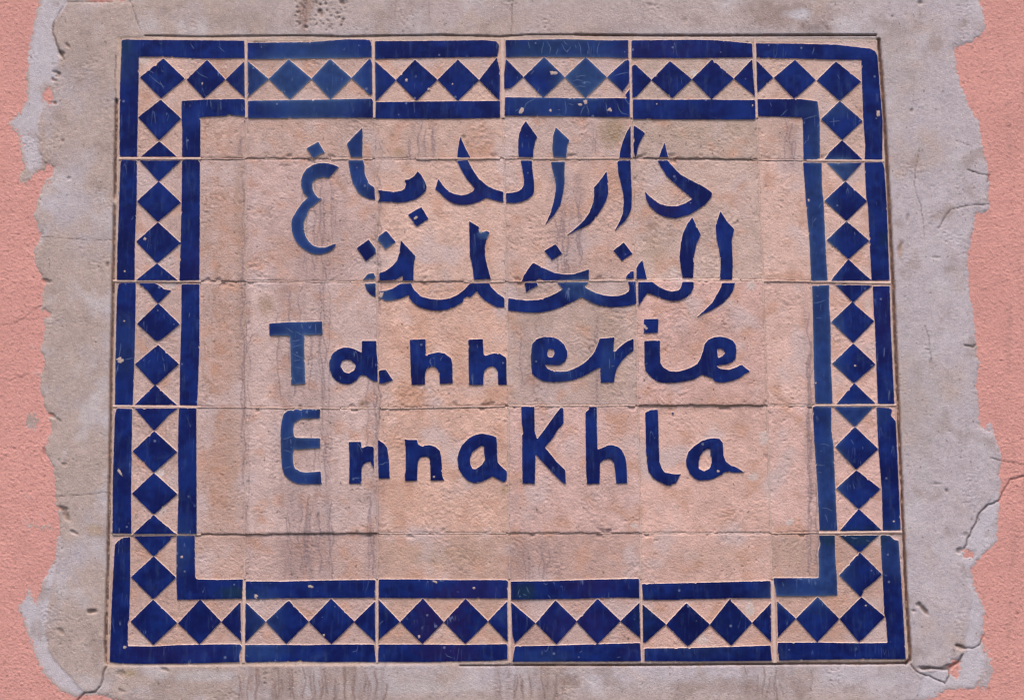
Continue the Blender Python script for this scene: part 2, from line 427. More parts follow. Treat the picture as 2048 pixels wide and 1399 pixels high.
# ------------------------------------------------------------------ glaze
DEEP = np.array([.0040, .0080, .080]); MID = np.array([.0055, .0175, .120]); FADED = np.array([.030, .066, .165])
PURP = np.array([.013, .008, .066]); TEAL = np.array([.008, .024, .050])
FADE = [(620, 160, 125, 85, .75), (1135, 110, 120, 40, .45), (1165, 165, 60, 45, .8), (1190, 170, 40, 30, .6), (1110, 210, 100, 25, .35), (600, 710, 60, 80, .75), (600, 890, 50, 90, .5),
        (620, 420, 60, 110, .5), (710, 350, 40, 90, .38), (640, 300, 30, 24, .6), (1640, 470, 36, 190, .5), (1650, 700, 40, 150, .5), (1660, 950, 36, 140, .45),
        (1650, 1150, 60, 70, .6), (1590, 1190, 70, 30, .5), (1680, 335, 30, 24, .8), (765, 490, 22, 22, .6), (770, 600, 22, 22, .5),
        (1160, 575, 40, 24, .6), (1118, 300, 20, 90, .45), (520, 1300, 60, 20, .4), (530, 1230, 40, 60, .3), (1650, 220, 60, 20, .4),
        (1630, 290, 22, 60, .45), (1720, 830, 60, 30, .35), (250, 700, 25, 60, .2), (1215, 720, 16, 40, .3), (740, 560, 14, 22, .5), (966, 470, 12, 9, .9), (1130, 745, 20, 20, .2), (500, 240, 60, 12, .2), (365, 1090, 20, 60, .25), (1060, 700, 12, 40, .2), (1400, 1300, 90, 14, .25), (1090, 1310, 60, 12, .25), (1790, 1100, 40, 60, .35), (255, 120, 20, 50, .3)]
PURPS = [(880, 1240, 60, 70, .8), (950, 1180, 60, 30, .6), (900, 1305, 70, 20, .7), (1180, 1170, 60, 30, .6), (1160, 1250, 90, 40, .5), (1300, 100, 90, 24, .4),
         (1400, 100, 60, 20, .3), (340, 1300, 130, 30, .4), (1770, 640, 30, 100, .3), (930, 400, 60, 30, .4), (1330, 410, 60, 30, .5), (870, 765, 60, 14, .5), (1260, 1305, 30, 20, .3), (395, 530, 30, 60, .3)]
TEALS = [(1700, 1075, 90, 22, .8), (1050, 1185, 26, 22, .8), (470, 1185, 40, 14, .8), (250, 95, 20, 24, .5), (1290, 1230, 25, 60, .35), (1770, 480, 14, 22, .4), (1070, 100, 60, 18, .4)]
def glaze_tint(x, y, edge):
    n = fbm(x, y, 70, 3, 33); n2 = fbm(x, y, 14, 3, 37)
    w = sst(-.4, .45, n + .5 * n2)[:, None]
    c = DEEP * (1 - w) * .80 + MID * w * 1.0
    f = np.zeros(x.shape)
    for (sx, sy, rx, ry, s) in FADE:
        q = np.hypot((x - sx) / rx, (y - sy) / ry)
        f = np.maximum(f, s * sst(1.35, .5, q + .35 * n2))
    f0 = f
    f = np.clip(f * (.7 + .35 * n2), 0, 1)[:, None]
    c = c * (1 - f) + FADED * f
    k = (np.clip(f0 * 1.1, 0, 1) * .75 * np.exp(-edge / 2.6))[:, None]
    c = c * (1 - k) + np.array([.085, .14, .25]) * k
    INKY = [(1415, 1240, 150, 90, .7), (880, 140, 100, 40, .3), (300, 480, 50, 90, .3), (1710, 1190, 60, 90, .4), (1700, 420, 60, 70, .3), (1340, 700, 120, 60, .3)]
    for L_, colr in ((PURPS, PURP), (TEALS, TEAL), (INKY, np.array([.0022, .0042, .045]))):
        for (sx, sy, rx, ry, s) in L_:
            q = np.hypot((x - sx) / rx, (y - sy) / ry)
            m_ = (s * sst(1.3, .3, q + .5 * n2))[:, None]
            c = c * (1 - m_) + colr * m_
    return np.clip(c, 0, 1)

def resample(poly, step=2.0, jit=.45, seed=0):
    P = np.asarray(poly, float); out = []
    for a, b in zip(P, np.roll(P, -1, 0)):
        n = max(1, int(round(np.linalg.norm(b - a) / step)))
        for k in range(n): out.append(a + (b - a) * k / n)
    Q = np.array(out)
    # a touch of corner rounding, then hand-cut wobble and nibbled chips
    Q = .5 * Q + .25 * np.roll(Q, 1, 0) + .25 * np.roll(Q, -1, 0)
    nrm = normals(Q)
    w = jit * (fbm(Q[:, 0], Q[:, 1], 9, 2, 40 + seed) + .7 * gn(Q[:, 0] / 3.3, Q[:, 1] / 3.3, 44 + seed))
    chips = 1.9 * sst(.42, .62, fbm(Q[:, 0] + 300, Q[:, 1], 11, 2, 47))
    return Q + nrm * (w - chips)[:, None]

def area(P):
    x, y = P[:, 0], P[:, 1]
    return .5 * np.sum(x * np.roll(y, -1) - np.roll(x, -1) * y)

def normals(Q):
    """outward normals of a closed outline (image coordinates)"""
    d_ = np.roll(Q, -1, 0) - np.roll(Q, 1, 0)
    n = np.stack([d_[:, 1], -d_[:, 0]], -1); n /= np.linalg.norm(n, axis=1)[:, None] + 1e-9
    return n if area(Q) > 0 else -n

GH = 1.0    # glaze stands this many mm above the cut-back clay
def glaze_piece(name, poly, hole=None, label=None, n=[0], at=None, step=2.0):
    n[0] += 1
    Q = resample(poly, step, seed=n[0] % 5)
    loops = [Q]
    if hole is not None: loops.append(resample(hole, step, seed=2))
    cx, cy = Q.mean(0)
    rc = at or cell(cx, cy)
    if rc is None: return
    # interior points
    bx0, by0 = Q.min(0); bx1, by1 = Q.max(0)
    gx, gy = np.meshgrid(np.arange(bx0 + 2, bx1, 3.6), np.arange(by0 + 2, by1, 3.6))
    gx = gx.ravel() + rng.uniform(-.5, .5, gx.size); gy = gy.ravel() + rng.uniform(-.5, .5, gy.size)
    dd = np.full(gx.shape, 1e9); ins = inside(gx, gy, Q)
    for L_ in loops: dd = np.minimum(dd, seg_dist(gx, gy, L_))
    if hole is not None: ins &= ~inside(gx, gy, loops[1])
    m_ = ins & (dd > 2.0)
    inner = np.stack([gx[m_], gy[m_]], -1)
    allp = np.concatenate(loops + [inner]) if len(inner) else np.concatenate(loops)
    edges = []; s = 0
    for L_ in loops:
        edges += [(s + k, s + (k + 1) % len(L_)) for k in range(len(L_))]; s += len(L_)
    res = delaunay_2d_cdt([Vector(p) for p in allp], edges, [], 0, 1e-5)
    vs = np.array([tuple(v) for v in res[0]]); tr = np.array([f for f in res[2] if len(f) == 3])
    cen = vs[tr].mean(1)
    ok = inside(cen[:, 0], cen[:, 1], Q)
    if hole is not None: ok &= ~inside(cen[:, 0], cen[:, 1], loops[1])
    tr = tr[ok]
    a = vs[tr]
    # wind faces towards the viewer (-Y)
    cr = (a[:, 1, 0] - a[:, 0, 0]) * (a[:, 2, 1] - a[:, 0, 1]) - (a[:, 1, 1] - a[:, 0, 1]) * (a[:, 2, 0] - a[:, 0, 0])
    tr[cr > 0] = tr[cr > 0][:, ::-1]
    e = np.full(len(vs), 1e9)
    for L_ in loops: e = np.minimum(e, seg_dist(vs[:, 0], vs[:, 1], L_))
    x, y = vs[:, 0], vs[:, 1]
    lev = tile_level(*rc, x, y)
    h = lev + GH + .10 * fbm(x, y, 45, 2, 50) + .03 * fbm(x, y, 14, 2, 51) - .16 * np.exp(-e / 1.0)
    V = [pts3(x, y, h)]; TN = [glaze_tint(x, y, e)]
    Fs = [tr]; MI = [np.zeros(len(tr), int)]; base = len(vs)
    for li, L_ in enumerate(loops):
        nr = normals(L_) * (1 if li == 0 else -1)
        out = 1.4 + .6 * fbm(L_[:, 0], L_[:, 1], 8, 2, 60)
        bot = L_ + nr * out[:, None]
        lv = tile_level(*rc, L_[:, 0], L_[:, 1])
        ht = lv + GH - .17; hb = lv - .45
        V += [pts3(L_[:, 0], L_[:, 1], ht), pts3(bot[:, 0], bot[:, 1], hb)]
        ct = clay_tint(L_[:, 0], L_[:, 1], 0) * .35 + CREAM * .65
        TN += [ct, ct]
        k = np.arange(len(L_)); k2 = np.roll(k, -1); nL = len(L_)
        t1 = np.stack([base + k, base + k2, base + nL + k2], -1); t2 = np.stack([base + k, base + nL + k2, base + nL + k], -1)
        FF = np.concatenate([t1, t2])
        if (area(L_) > 0) == (li == 0): FF = FF[:, ::-1]
        Fs.append(FF); MI.append(np.ones(len(FF), int)); base += 2 * nL
    o = mesh_obj(name, np.concatenate(V) - root_inv, np.concatenate(Fs), [M_GLAZE, M_EDGE], tiles[rc], np.concatenate(TN), np.concatenate(MI))
    if label: o['label'] = label
    return o

# outlines were measured in patches: origin x, origin y, photo pixels per unit
CROP = dict(A=(560, 230, .14656), B=(840, 230, .14656), C=(1080, 230, .17587), D=(560, 400, .17868), E=(840, 430, .16602), F=(1160, 410, .16602),
            G=(520, 620, .14656), H=(790, 620, .14656), I=(1040, 620, .14656), J=(1240, 620, .14656), K=(540, 790, .14656), L=(790, 790, .14656),
            M=(1020, 790, .14656), N=(1230, 790, .14656), P1=(0, 0, .25391), P2=(500, 0, .25391), P3=(1000, 0, .25391), P4=(1500, 0, .26758),
            Q1=(200, 300, .20018), Q2=(200, 550, .20018), Q3=(200, 800, .20018), R1=(1590, 310, .20018), R2=(1600, 550, .20018), R3=(1610, 800, .20018),
            S1=(200, 1050, .21444), S2=(480, 1140, .14293), S3=(745, 1140, .14293), S4=(1010, 1140, .14293), S5=(1270, 1140, .14293), S6=(1530, 1050, .21438))
def W(*a):
    """W('A', x, y, x, y, ..., 'D', x, y, ...) -> outline in photo pixels"""
    out = []; k = None; i = 0
    while i < len(a):
        if isinstance(a[i], str): k = CROP[a[i]]; i += 1; continue
        out.append((k[0] + a[i] * k[2], k[1] + a[i + 1] * k[2])); i += 2
    return out

S_, D_, H_ = 'border_strip', 'diamond', 'half_diamond'
BORDER = [
 # top row
 (S_, W('P1', 1050,315, 1500,318, 1925,322, 1930,460, 1620,465, 1280,450, 1095,450, 1095,600, 1088,905, 1082,1238, 945,1235, 942,1150, 945,700, 960,320, 1000,310), (0, 0)),
 (S_, W('P1', 1432,795, 1610,785, 1920,780, 1938,800, 1935,920, 1820,910, 1800,900, 1790,915, 1580,925, 1580,1240, 1435,1238, 1435,1000, 1430,930), (0, 0)),
 (D_, W('P1', 1288,460, 1458,622, 1270,778, 1102,612)), (D_, W('P1', 1632,472, 1778,628, 1608,780, 1470,628)), (H_, W('P1', 1925,485, 1930,775, 1776,628)),
 (D_, W('P1', 1268,785, 1430,935, 1255,1110, 1088,925)), (H_, W('P1', 1256,1112, 1395,1235, 1110,1235)),
 (S_, W('P2', -18,338, 480,333, 750,312, 900,312, 945,320, 960,350, 958,455, 630,462, 0,470, -18,470)),
 (S_, W('P2', -15,795, 635,785, 960,778, 970,800, 970,932, 600,930, 0,935, -15,930)),
 (H_, W('P2', -17,482, 150,625, -15,768)), (D_, W('P2', 305,468, 487,622, 315,790, 146,625)), (D_, W('P2', 630,464, 802,617, 635,788, 483,622)),
 (H_, W('P2', 945,460, 962,500, 965,740, 945,755, 798,617)),
 (S_, W('P2', 985,325, 1250,325, 1850,318, 1940,328, 1962,355, 1960,400, 1948,450, 1400,458, 985,468)),
 (S_, W('P2', 990,805, 1400,800, 1970,795, 1972,930, 1500,938, 1200,938, 988,935)),
 (H_, W('P2', 985,482, 1152,633, 998,798, 988,790)), (D_, W('P2', 1298,470, 1480,630, 1310,800, 1148,633)), (D_, W('P2', 1637,470, 1807,632, 1637,800, 1476,630)),
 (H_, W('P2', 1945,452, 1970,560, 1968,790, 1955,788, 1803,632)),
 (S_, W('P3', 42,318, 500,310, 850,320, 1010,318, 1010,465, 850,455, 200,450, 45,455)),
 (S_, W('P3', 38,768, 330,770, 670,775, 1020,775, 1022,925, 800,925, 500,918, 35,915)),
 (H_, W('P3', 45,465, 187,608, 85,698, 32,702, 32,580)), (D_, W('P3', 347,450, 512,610, 340,775, 183,610)), (D_, W('P3', 675,452, 842,610, 672,778, 508,610)),
 (H_, W('P3', 995,468, 1018,480, 1018,650, 965,725, 840,610)), ('glaze_shard', W('P3', 985,750, 1022,700, 1022,820)),
 (S_, W('P3', 1035,320, 1500,315, 1700,318, 1830,330, 1985,345, 1990,455, 1500,462, 1035,460)),
 (S_, W('P3', 1045,785, 1400,788, 1660,785, 1760,790, 2008,790, 2012,945, 1500,945, 1045,942)),
 (H_, W('P3', 1038,520, 1065,510, 1195,633, 1075,765, 1042,775)), (D_, W('P3', 1338,482, 1513,628, 1355,780, 1190,633)), (D_, W('P3', 1668,470, 1842,622, 1665,788, 1508,628)),
 (H_, W('P3', 1985,468, 2008,765, 1838,622)),
 (S_, W('P4', 42,325, 350,328, 640,335, 900,365, 935,385, 952,420, 965,600, 990,900, 988,1195, 855,1195, 860,1100, 845,900, 835,620, 830,450, 640,450, 330,440, 45,435), (0, 5)),
 (S_, W('P4', 50,742, 320,742, 340,740, 410,745, 505,758, 520,890, 522,1195, 398,1195, 395,1000, 392,900, 385,880, 60,870), (0, 5)),
 (H_, W('P4', 45,450, 174,582, 60,690, 45,680)), (D_, W('P4', 335,448, 492,600, 330,745, 176,582)), (D_, W('P4', 640,460, 830,612, 668,758, 497,603)),
 (D_, W('P4', 670,755, 842,905, 688,1050, 528,892)), (H_, W('P4', 688,1048, 842,1195, 555,1195, 590,1140)),
 # left column
 (S_, W('Q1', 215,105, 240,100, 372,105, 370,490, 352,915, 350,1300, 170,1298, 175,1000, 190,600, 205,130)),
 (S_, W('Q1', 820,115, 840,98, 975,95, 1000,125, 1000,700, 995,1300, 795,1305, 805,950, 815,530)),
 (H_, W('Q1', 395,105, 812,105, 588,318)), (D_, W('Q1', 588,312, 812,525, 578,722, 370,512)), (D_, W('Q1', 580,720, 812,932, 572,1135, 362,915)), (H_, W('Q1', 572,1130, 780,1302, 360,1302)),
 (S_, W('Q2', 185,90, 210,75, 360,75, 355,480, 345,890, 330,1300, 150,1298, 155,800, 170,200)),
 (S_, W('Q2', 815,90, 995,90, 995,700, 985,1000, 972,1303, 795,1298, 800,900, 812,500)),
 (H_, W('Q2', 385,80, 550,80, 620,120, 640,140, 715,152, 590,282, 570,278, 470,150, 430,125)), (D_, W('Q2', 582,278, 800,490, 620,640, 575,660, 550,650, 370,485)),
 (D_, W('Q2', 580,692, 792,888, 565,1095, 540,1095, 348,890)), (H_, W('Q2', 552,1092, 680,1215, 775,1300, 345,1298)),
 (S_, W('Q3', 165,90, 180,80, 325,85, 320,500, 315,930, 318,1330, 127,1328, 130,800, 150,150)),
 (S_, W('Q3', 790,75, 965,80, 970,1335, 775,1330, 785,940, 780,500, 785,200)),
 (H_, W('Q3', 348,80, 780,80, 690,150, 543,308)), (D_, W('Q3', 543,305, 775,515, 540,726, 328,508)), (D_, W('Q3', 540,722, 778,935, 545,1140, 535,1140, 320,930)),
 (H_, W('Q3', 540,1140, 590,1190, 690,1270, 740,1318, 772,1333, 330,1335)),
 # right column
 (S_, W('R1', 78,75, 265,78, 268,300, 285,470, 300,830, 325,1255, 158,1258, 145,900, 110,500)),
 (S_, W('R1', 692,75, 870,72, 890,110, 915,500, 942,1250, 762,1255, 742,850, 725,500, 710,430)),
 (H_, W('R1', 315,78, 670,78, 502,262, 492,262)), (D_, W('R1', 502,262, 720,462, 512,662, 290,460)), (D_, W('R1', 512,660, 742,855, 532,1042, 315,850)),
 (H_, W('R1', 532,1040, 690,1190, 768,1253, 358,1260, 380,1220)),
 (S_, W('R2', 118,105, 290,98, 290,300, 305,480, 308,880, 325,1283, 150,1285, 135,900, 125,300)),
 (S_, W('R2', 725,110, 895,108, 905,500, 942,1290, 775,1285, 760,900, 745,480, 735,400)),
 (H_, W('R2', 350,95, 700,102, 725,110, 640,165, 540,268, 515,262)), (D_, W('R2', 528,258, 545,290, 740,460, 530,678, 308,468)), (D_, W('R2', 530,680, 755,890, 545,1075, 530,1075, 318,882)),
 (H_, W('R2', 540,1075, 700,1230, 745,1270, 752,1285, 358,1290)),
 (S_, W('R3', 75,62, 262,65, 262,300, 285,460, 300,850, 322,1300, 143,1303, 125,900, 90,400)),
 (S_, W('R3', 712,70, 850,75, 870,95, 855,150, 905,205, 920,500, 955,1300, 775,1303, 765,900, 730,480)),
 (H_, W('R3', 285,66, 685,64, 500,265, 490,265)), (D_, W('R3', 497,262, 732,485, 515,690, 505,690, 298,465)), (D_, W('R3', 513,695, 755,885, 540,1085, 530,1085, 310,878)),
 (H_, W('R3', 535,1082, 680,1215, 772,1303, 340,1305)),
 # bottom row
 (S_, W('S1', 140,180, 165,145, 215,115, 285,105, 285,470, 275,880, 262,900, 262,1122, 490,1125, 700,1112, 1100,1105, 1310,1105, 1325,1130, 1300,1205, 1305,1272, 1180,1275, 900,1285, 400,1290, 200,1285, 92,1270, 95,1100, 115,600), (4, 0)),
 (S_, W('S1', 715,95, 885,97, 890,480, 905,500, 1100,505, 1335,500, 1328,680, 955,690, 720,692, 712,500), (4, 0)),
 (H_, W('S1', 315,100, 695,98, 510,285, 495,285)), (D_, W('S1', 502,285, 712,485, 498,690, 288,480)), (D_, W('S1', 497,688, 722,905, 500,1115, 284,895)),
 (D_, W('S1', 935,685, 1132,893, 930,1110, 728,910)), (H_, W('S1', 1312,708, 1320,1082, 1130,898)),
 (S_, W('S2', 80,148, 600,152, 1000,140, 1440,132, 1895,128, 1890,378, 1250,385, 900,385, 670,388, 540,388, 250,400, 75,400)),
 (S_, W('S2', 65,1035, 640,1035, 930,1040, 1250,1030, 1880,1030, 1905,1280, 1600,1275, 1200,1280, 880,1270, 840,1245, 800,1270, 400,1275, 90,1285, 62,1240)),
 (H_, W('S2', 75,440, 120,480, 365,712, 75,1010, 60,1000)), (D_, W('S2', 680,412, 965,712, 650,1030, 362,712)), (D_, W('S2', 1275,388, 1605,712, 1280,1034, 962,714)),
 (H_, W('S2', 1890,425, 1895,1000, 1592,716)),
 (S_, W('S3', 88,120, 600,120, 1000,130, 1870,130, 1895,150, 1895,390, 1000,388, 110,382, 85,380)),
 (S_, W('S3', 85,1030, 700,1030, 1280,1035, 1890,1025, 1890,1240, 1680,1262, 1200,1270, 700,1280, 75,1275)),
 (H_, W('S3', 85,400, 386,715, 85,970)), (D_, W('S3', 705,385, 1000,716, 700,1030, 382,718)), (D_, W('S3', 1300,390, 1620,708, 1300,1030, 995,720)),
 (H_, W('S3', 1885,425, 1895,980, 1870,985, 1612,708)),
 (S_, W('S4', 80,150, 600,145, 1200,125, 1875,112, 1880,385, 1600,375, 1000,395, 400,405, 85,410)),
 (S_, W('S4', 140,1055, 700,1045, 1300,1025, 1890,1010, 1905,1265, 1600,1270, 800,1270, 100,1275, 120,1160)),
 (H_, W('S4', 85,440, 428,732, 140,1020, 100,900)), (D_, W('S4', 705,412, 1000,700, 1000,722, 720,1035, 428,735)), (D_, W('S4', 1295,390, 1615,700, 1600,726, 1295,1030, 995,712)),
 (H_, W('S4', 1880,445, 1895,950, 1608,708)),
 (S_, W('S5', 95,185, 600,175, 1000,165, 1895,142, 1900,385, 1300,385, 1270,392, 700,400, 600,410, 110,410)),
 (S_, W('S5', 130,1085, 700,1080, 1300,1065, 1895,1045, 1915,1260, 1500,1265, 800,1270, 130,1265)),
 (H_, W('S5', 105,470, 434,748, 140,1010, 110,1000)), (D_, W('S5', 715,448, 1045,748, 1040,765, 735,1068, 432,755)), (D_, W('S5', 1332,385, 1345,430, 1370,450, 1640,728, 1345,1055, 1040,757)),
 (H_, W('S5', 1900,450, 1905,1000, 1632,728)),
 (S_, W('S6', 500,92, 650,92, 655,300, 670,480, 675,650, 560,655, 480,658, 105,658, 75,488, 495,488, 502,400, 495,250, 515,170), (4, 5)),
 (S_, W('S6', 1085,88, 1160,92, 1200,130, 1245,140, 1270,500, 1312,1245, 900,1245, 500,1250, 130,1258, 115,1150, 118,1090, 480,1088, 870,1095, 1140,1092, 1125,870, 1110,820, 1095,480, 1085,330, 1075,100), (4, 5)),
 (H_, W('S6', 690,92, 1065,90, 990,150, 892,248, 872,248)), (D_, W('S6', 882,248, 1092,455, 1000,540, 930,590, 895,665, 885,662, 690,465)), (D_, W('S6', 897,664, 1118,848, 900,1070, 872,1088, 692,868)),
 (D_, W('S6', 490,662, 694,868, 485,1090, 285,866)), (H_, W('S6', 110,700, 289,866, 118,1045)),
]
for b in BORDER:
    glaze_piece(b[0], b[1], at=b[2] if len(b) > 2 else None)

AR = 'arabic_stroke'; AD = 'arabic_dot'; LT = 'letter'
LETTERS = [
 (AD, W('A', 362,455, 525,367, 617,520, 570,528, 455,597, 405,520)),
 (AR, W('A', 1125,175, 1130,250, 1125,580, 965,580, 940,485, 912,395, 1000,300)),
 (AR, W('A', 930,618, 1135,618, 1155,690, 1155,790, 1180,860, 1220,940, 1290,990, 1300,1160, 1220,1150, 1130,1110, 1060,1050, 990,920, 960,810)),
 (AR, W('A', 1335,1020, 1450,1040, 1560,1050, 1660,1035, 1705,1000, 1722,940, 1698,888, 1760,880, 1830,835, 1880,765, 1940,840, 1985,920, 2002,985, 1990,1040, 1930,1100, 1850,1155, 1730,1190, 1610,1200, 1500,1190, 1335,1185, 1360,1140, 1355,1080)),
 (AR, W('A', 805,712, 740,680, 640,658, 545,655, 450,678, 360,740, 305,820, 287,900, 290,980, 320,1060, 380,1130, 300,1200, 230,1300, 185,1380,
        'D', 133,215, 128,270, 135,350, 160,430, 200,490, 260,545, 330,590, 400,608, 460,608, 540,585, 590,555, 622,515, 627,487, 600,492, 550,515, 500,530, 430,528, 370,508, 320,460, 285,400, 278,345, 268,300, 268,250, 285,200, 300,180, 310,140, 335,95, 400,45,
        'A', 555,1160, 575,1140, 520,1130, 470,1070, 445,1010, 442,960, 450,915, 500,870, 580,850, 640,855, 665,868, 700,830, 760,760)),
 (AD, W('D', 1433,165, 1582,78, 1665,215, 1527,300)),
 (AR, W('B', 555,283, 575,350, 610,430, 650,510, 692,585, 508,585, 515,490, 530,380)),
 (AR, W('B', 503,625, 655,615, 680,680, 740,780, 805,870, 900,955, 1000,1010, 1140,1052, 1138,1195, 1060,1180, 980,1155, 905,1133, 860,1160, 800,1190, 720,1215, 630,1228, 540,1228, 470,1215, 400,1180, 330,1130, 275,1070, 205,1015, 230,940, 248,870, 290,930, 340,995, 400,1045, 470,1080, 560,1098, 640,1085, 700,1055, 745,1010, 700,950, 640,880, 590,800, 545,720)),
 (AR, W('B', 1172,1068, 1260,1058, 1340,1040, 1390,1005, 1418,950, 1418,880, 1405,800, 1390,720, 1370,622, 1528,622, 1532,720, 1545,820, 1558,940, 1558,1030, 1545,1090, 1480,1145, 1400,1185, 1300,1203, 1180,1200, 1172,1130)),
 (AR, W('B', 1445,85, 1603,305, 1575,360, 1550,480, 1543,580, 1347,575, 1338,500, 1340,360, 1352,260, 1390,160)),
 (AR, W('C', 178,138, 335,290, 310,350, 300,490, 150,480, 138,380, 148,240)),
 (AR, W('C', 122,533, 283,530, 278,640, 280,760, 265,880, 230,1030, 160,1140, 60,1243, 120,1110, 155,980, 178,850, 178,790, 160,700, 135,600)),
 (AR, W('C', 757,640, 775,760, 775,900, 755,970, 720,1040, 650,1150, 570,1240, 470,1290, 430,1302, 370,1340, 305,1362, 360,1325, 440,1255, 500,1195, 560,1110, 600,1000, 615,920, 612,825, 670,760)),
 (AR, W('C', 1030,118, 1033,495, 900,490, 915,390, 945,290, 975,215)),
 (AR, W('C', 1063,118, 1195,210, 1150,290, 1115,370, 1092,485, 1078,485, 1063,420, 1060,300)),
 (AR, W('C', 877,520, 1030,518, 1035,700, 1045,900, 1042,1060, 1010,1140, 970,1205, 850,1315, 905,1210, 940,1120, 952,980, 940,880, 915,770, 890,680)),
 (AR, W('C', 1415,312, 1435,400, 1458,485, 1350,485, 1380,400)),
 (AR, W('C', 1335,520, 1450,518, 1520,600, 1600,680, 1720,745, 1850,810, 1955,880, 1950,930, 1880,1020, 1790,1080, 1700,1135, 1540,1178, 1430,1165, 1330,1120, 1240,1035, 1205,960, 1190,865, 1240,920, 1300,970, 1370,1015, 1460,1037, 1560,1037, 1650,1005, 1730,955, 1690,920, 1570,820, 1440,700, 1370,590)),
 (AD, W('D', 857,537, 993,442, 1070,545, 1075,600, 962,687)),
 (AD, W('D', 1100,410, 1190,345, 1298,470, 1180,555, 1140,500, 1100,460)),
 (AR, W('D', 1352,450, 1518,628, 1498,740, 1495,905, 1370,905, 1372,850, 1290,900, 1180,903, 1112,900, 1112,820, 1180,795, 1250,745, 1310,680, 1338,590)),
 (AR, W('D', 928,890, 985,825, 1050,815, 1072,860, 1055,885, 980,892)),
 (AR, W('D', 945,935, 1072,930, 1072,1085, 1020,1065, 970,1010)),
 (AR, W('D', 1350,935, 1465,932, 1500,1000, 1580,1080, 'E', 120,1008, 180,1015, 260,1018, 360,1000, 450,960, 530,900, 605,820, 835,820, 860,870, 930,940, 1018,1000, 1018,1112, 930,1112, 860,1075, 780,1030, 720,970, 685,915, 610,990, 570,985, 530,1000, 515,1050, 430,1100, 340,1135, 240,1153, 130,1147, 0,1115,
        'D', 1500,1160, 1450,1100, 1440,1065, 1370,1095, 1280,1120, 1190,1132, 1145,1115, 1112,1110, 1112,1020, 1190,1012, 1260,990), (2, 2)),
 (AR, W('E', 590,72, 715,148, 706,180, 722,212, 765,205, 800,190, 840,210, 800,300, 785,380, 785,490, 800,570, 855,775, 650,780, 630,620, 600,500, 595,250)),
 (AD, W('E', 1495,432, 1632,348, 1715,465, 1590,545)),
 (AR, W('E', 1360,570, 1480,635, 1620,695, 1740,715, 1850,712, 1950,680, 2035,650, 2035,780, 1490,790, 1430,765, 1400,798, 1222,800, 1255,720, 1310,640)),
 (AR, W('E', 1255,815, 1408,812, 1420,850, 1340,890, 1278,935, 1268,880), (2, 3)),
 (AR, W('E', 1650,812, 'F', 105,925, 55,985, 110,1020, 200,1060, 300,1088, 400,1098, 480,1090, 550,1065, 590,1030, 592,980, 575,922, 670,920, 680,1190, 600,1210, 490,1225, 380,1232, 240,1215, 130,1170, 20,1110,
        'E', 1850,1040, 1700,1110, 1560,1155, 1450,1175, 1330,1175, 1200,1165, 1060,1150, 1062,1000, 1160,1012, 1280,1028, 1430,1020, 1540,985, 1640,940, 1715,890), (2, 3)),
 (AD, W('F', 398,548, 527,450, 633,588, 503,675)),
 (AR, W('F', 552,865, 600,800, 648,795, 650,888, 552,890)),
 (AR, W('F', 752,662, 806,893, 690,893, 678,880, 680,760, 705,710)),
 (AR, W('F', 700,928, 870,925, 940,980, 1030,1025, 1110,1042, 1180,1028, 1212,1000, 1230,925, 1370,925, 1368,990, 1340,1060, 1270,1120, 1190,1155, 1110,1160, 1000,1135, 900,1095, 810,1062, 770,1120, 705,1220, 697,1100), (2, 4)),
 (AR, W('F', 1350,148, 1455,355, 1400,480, 1375,620, 1362,880, 1235,880, 1210,760, 1197,620, 1215,450, 1240,340, 1290,230)),
 (AR, W('F', 1690,75, 1780,210, 1858,290, 1828,430, 1835,560, 1840,700, 1833,900, 1680,900, 1690,800, 1692,680, 1670,530, 1640,400, 1632,240, 1660,160)),
 (AR, W('F', 1705,938, 1867,938, 1840,1040, 1790,1110, 1720,1185, 1600,1260, 1500,1305, 1408,1348, 1500,1265, 1590,1180, 1650,1070, 1700,980)),
]
for a in LETTERS:
    glaze_piece(a[0], a[1], at=a[2] if len(a) > 2 else None, step=1.8)
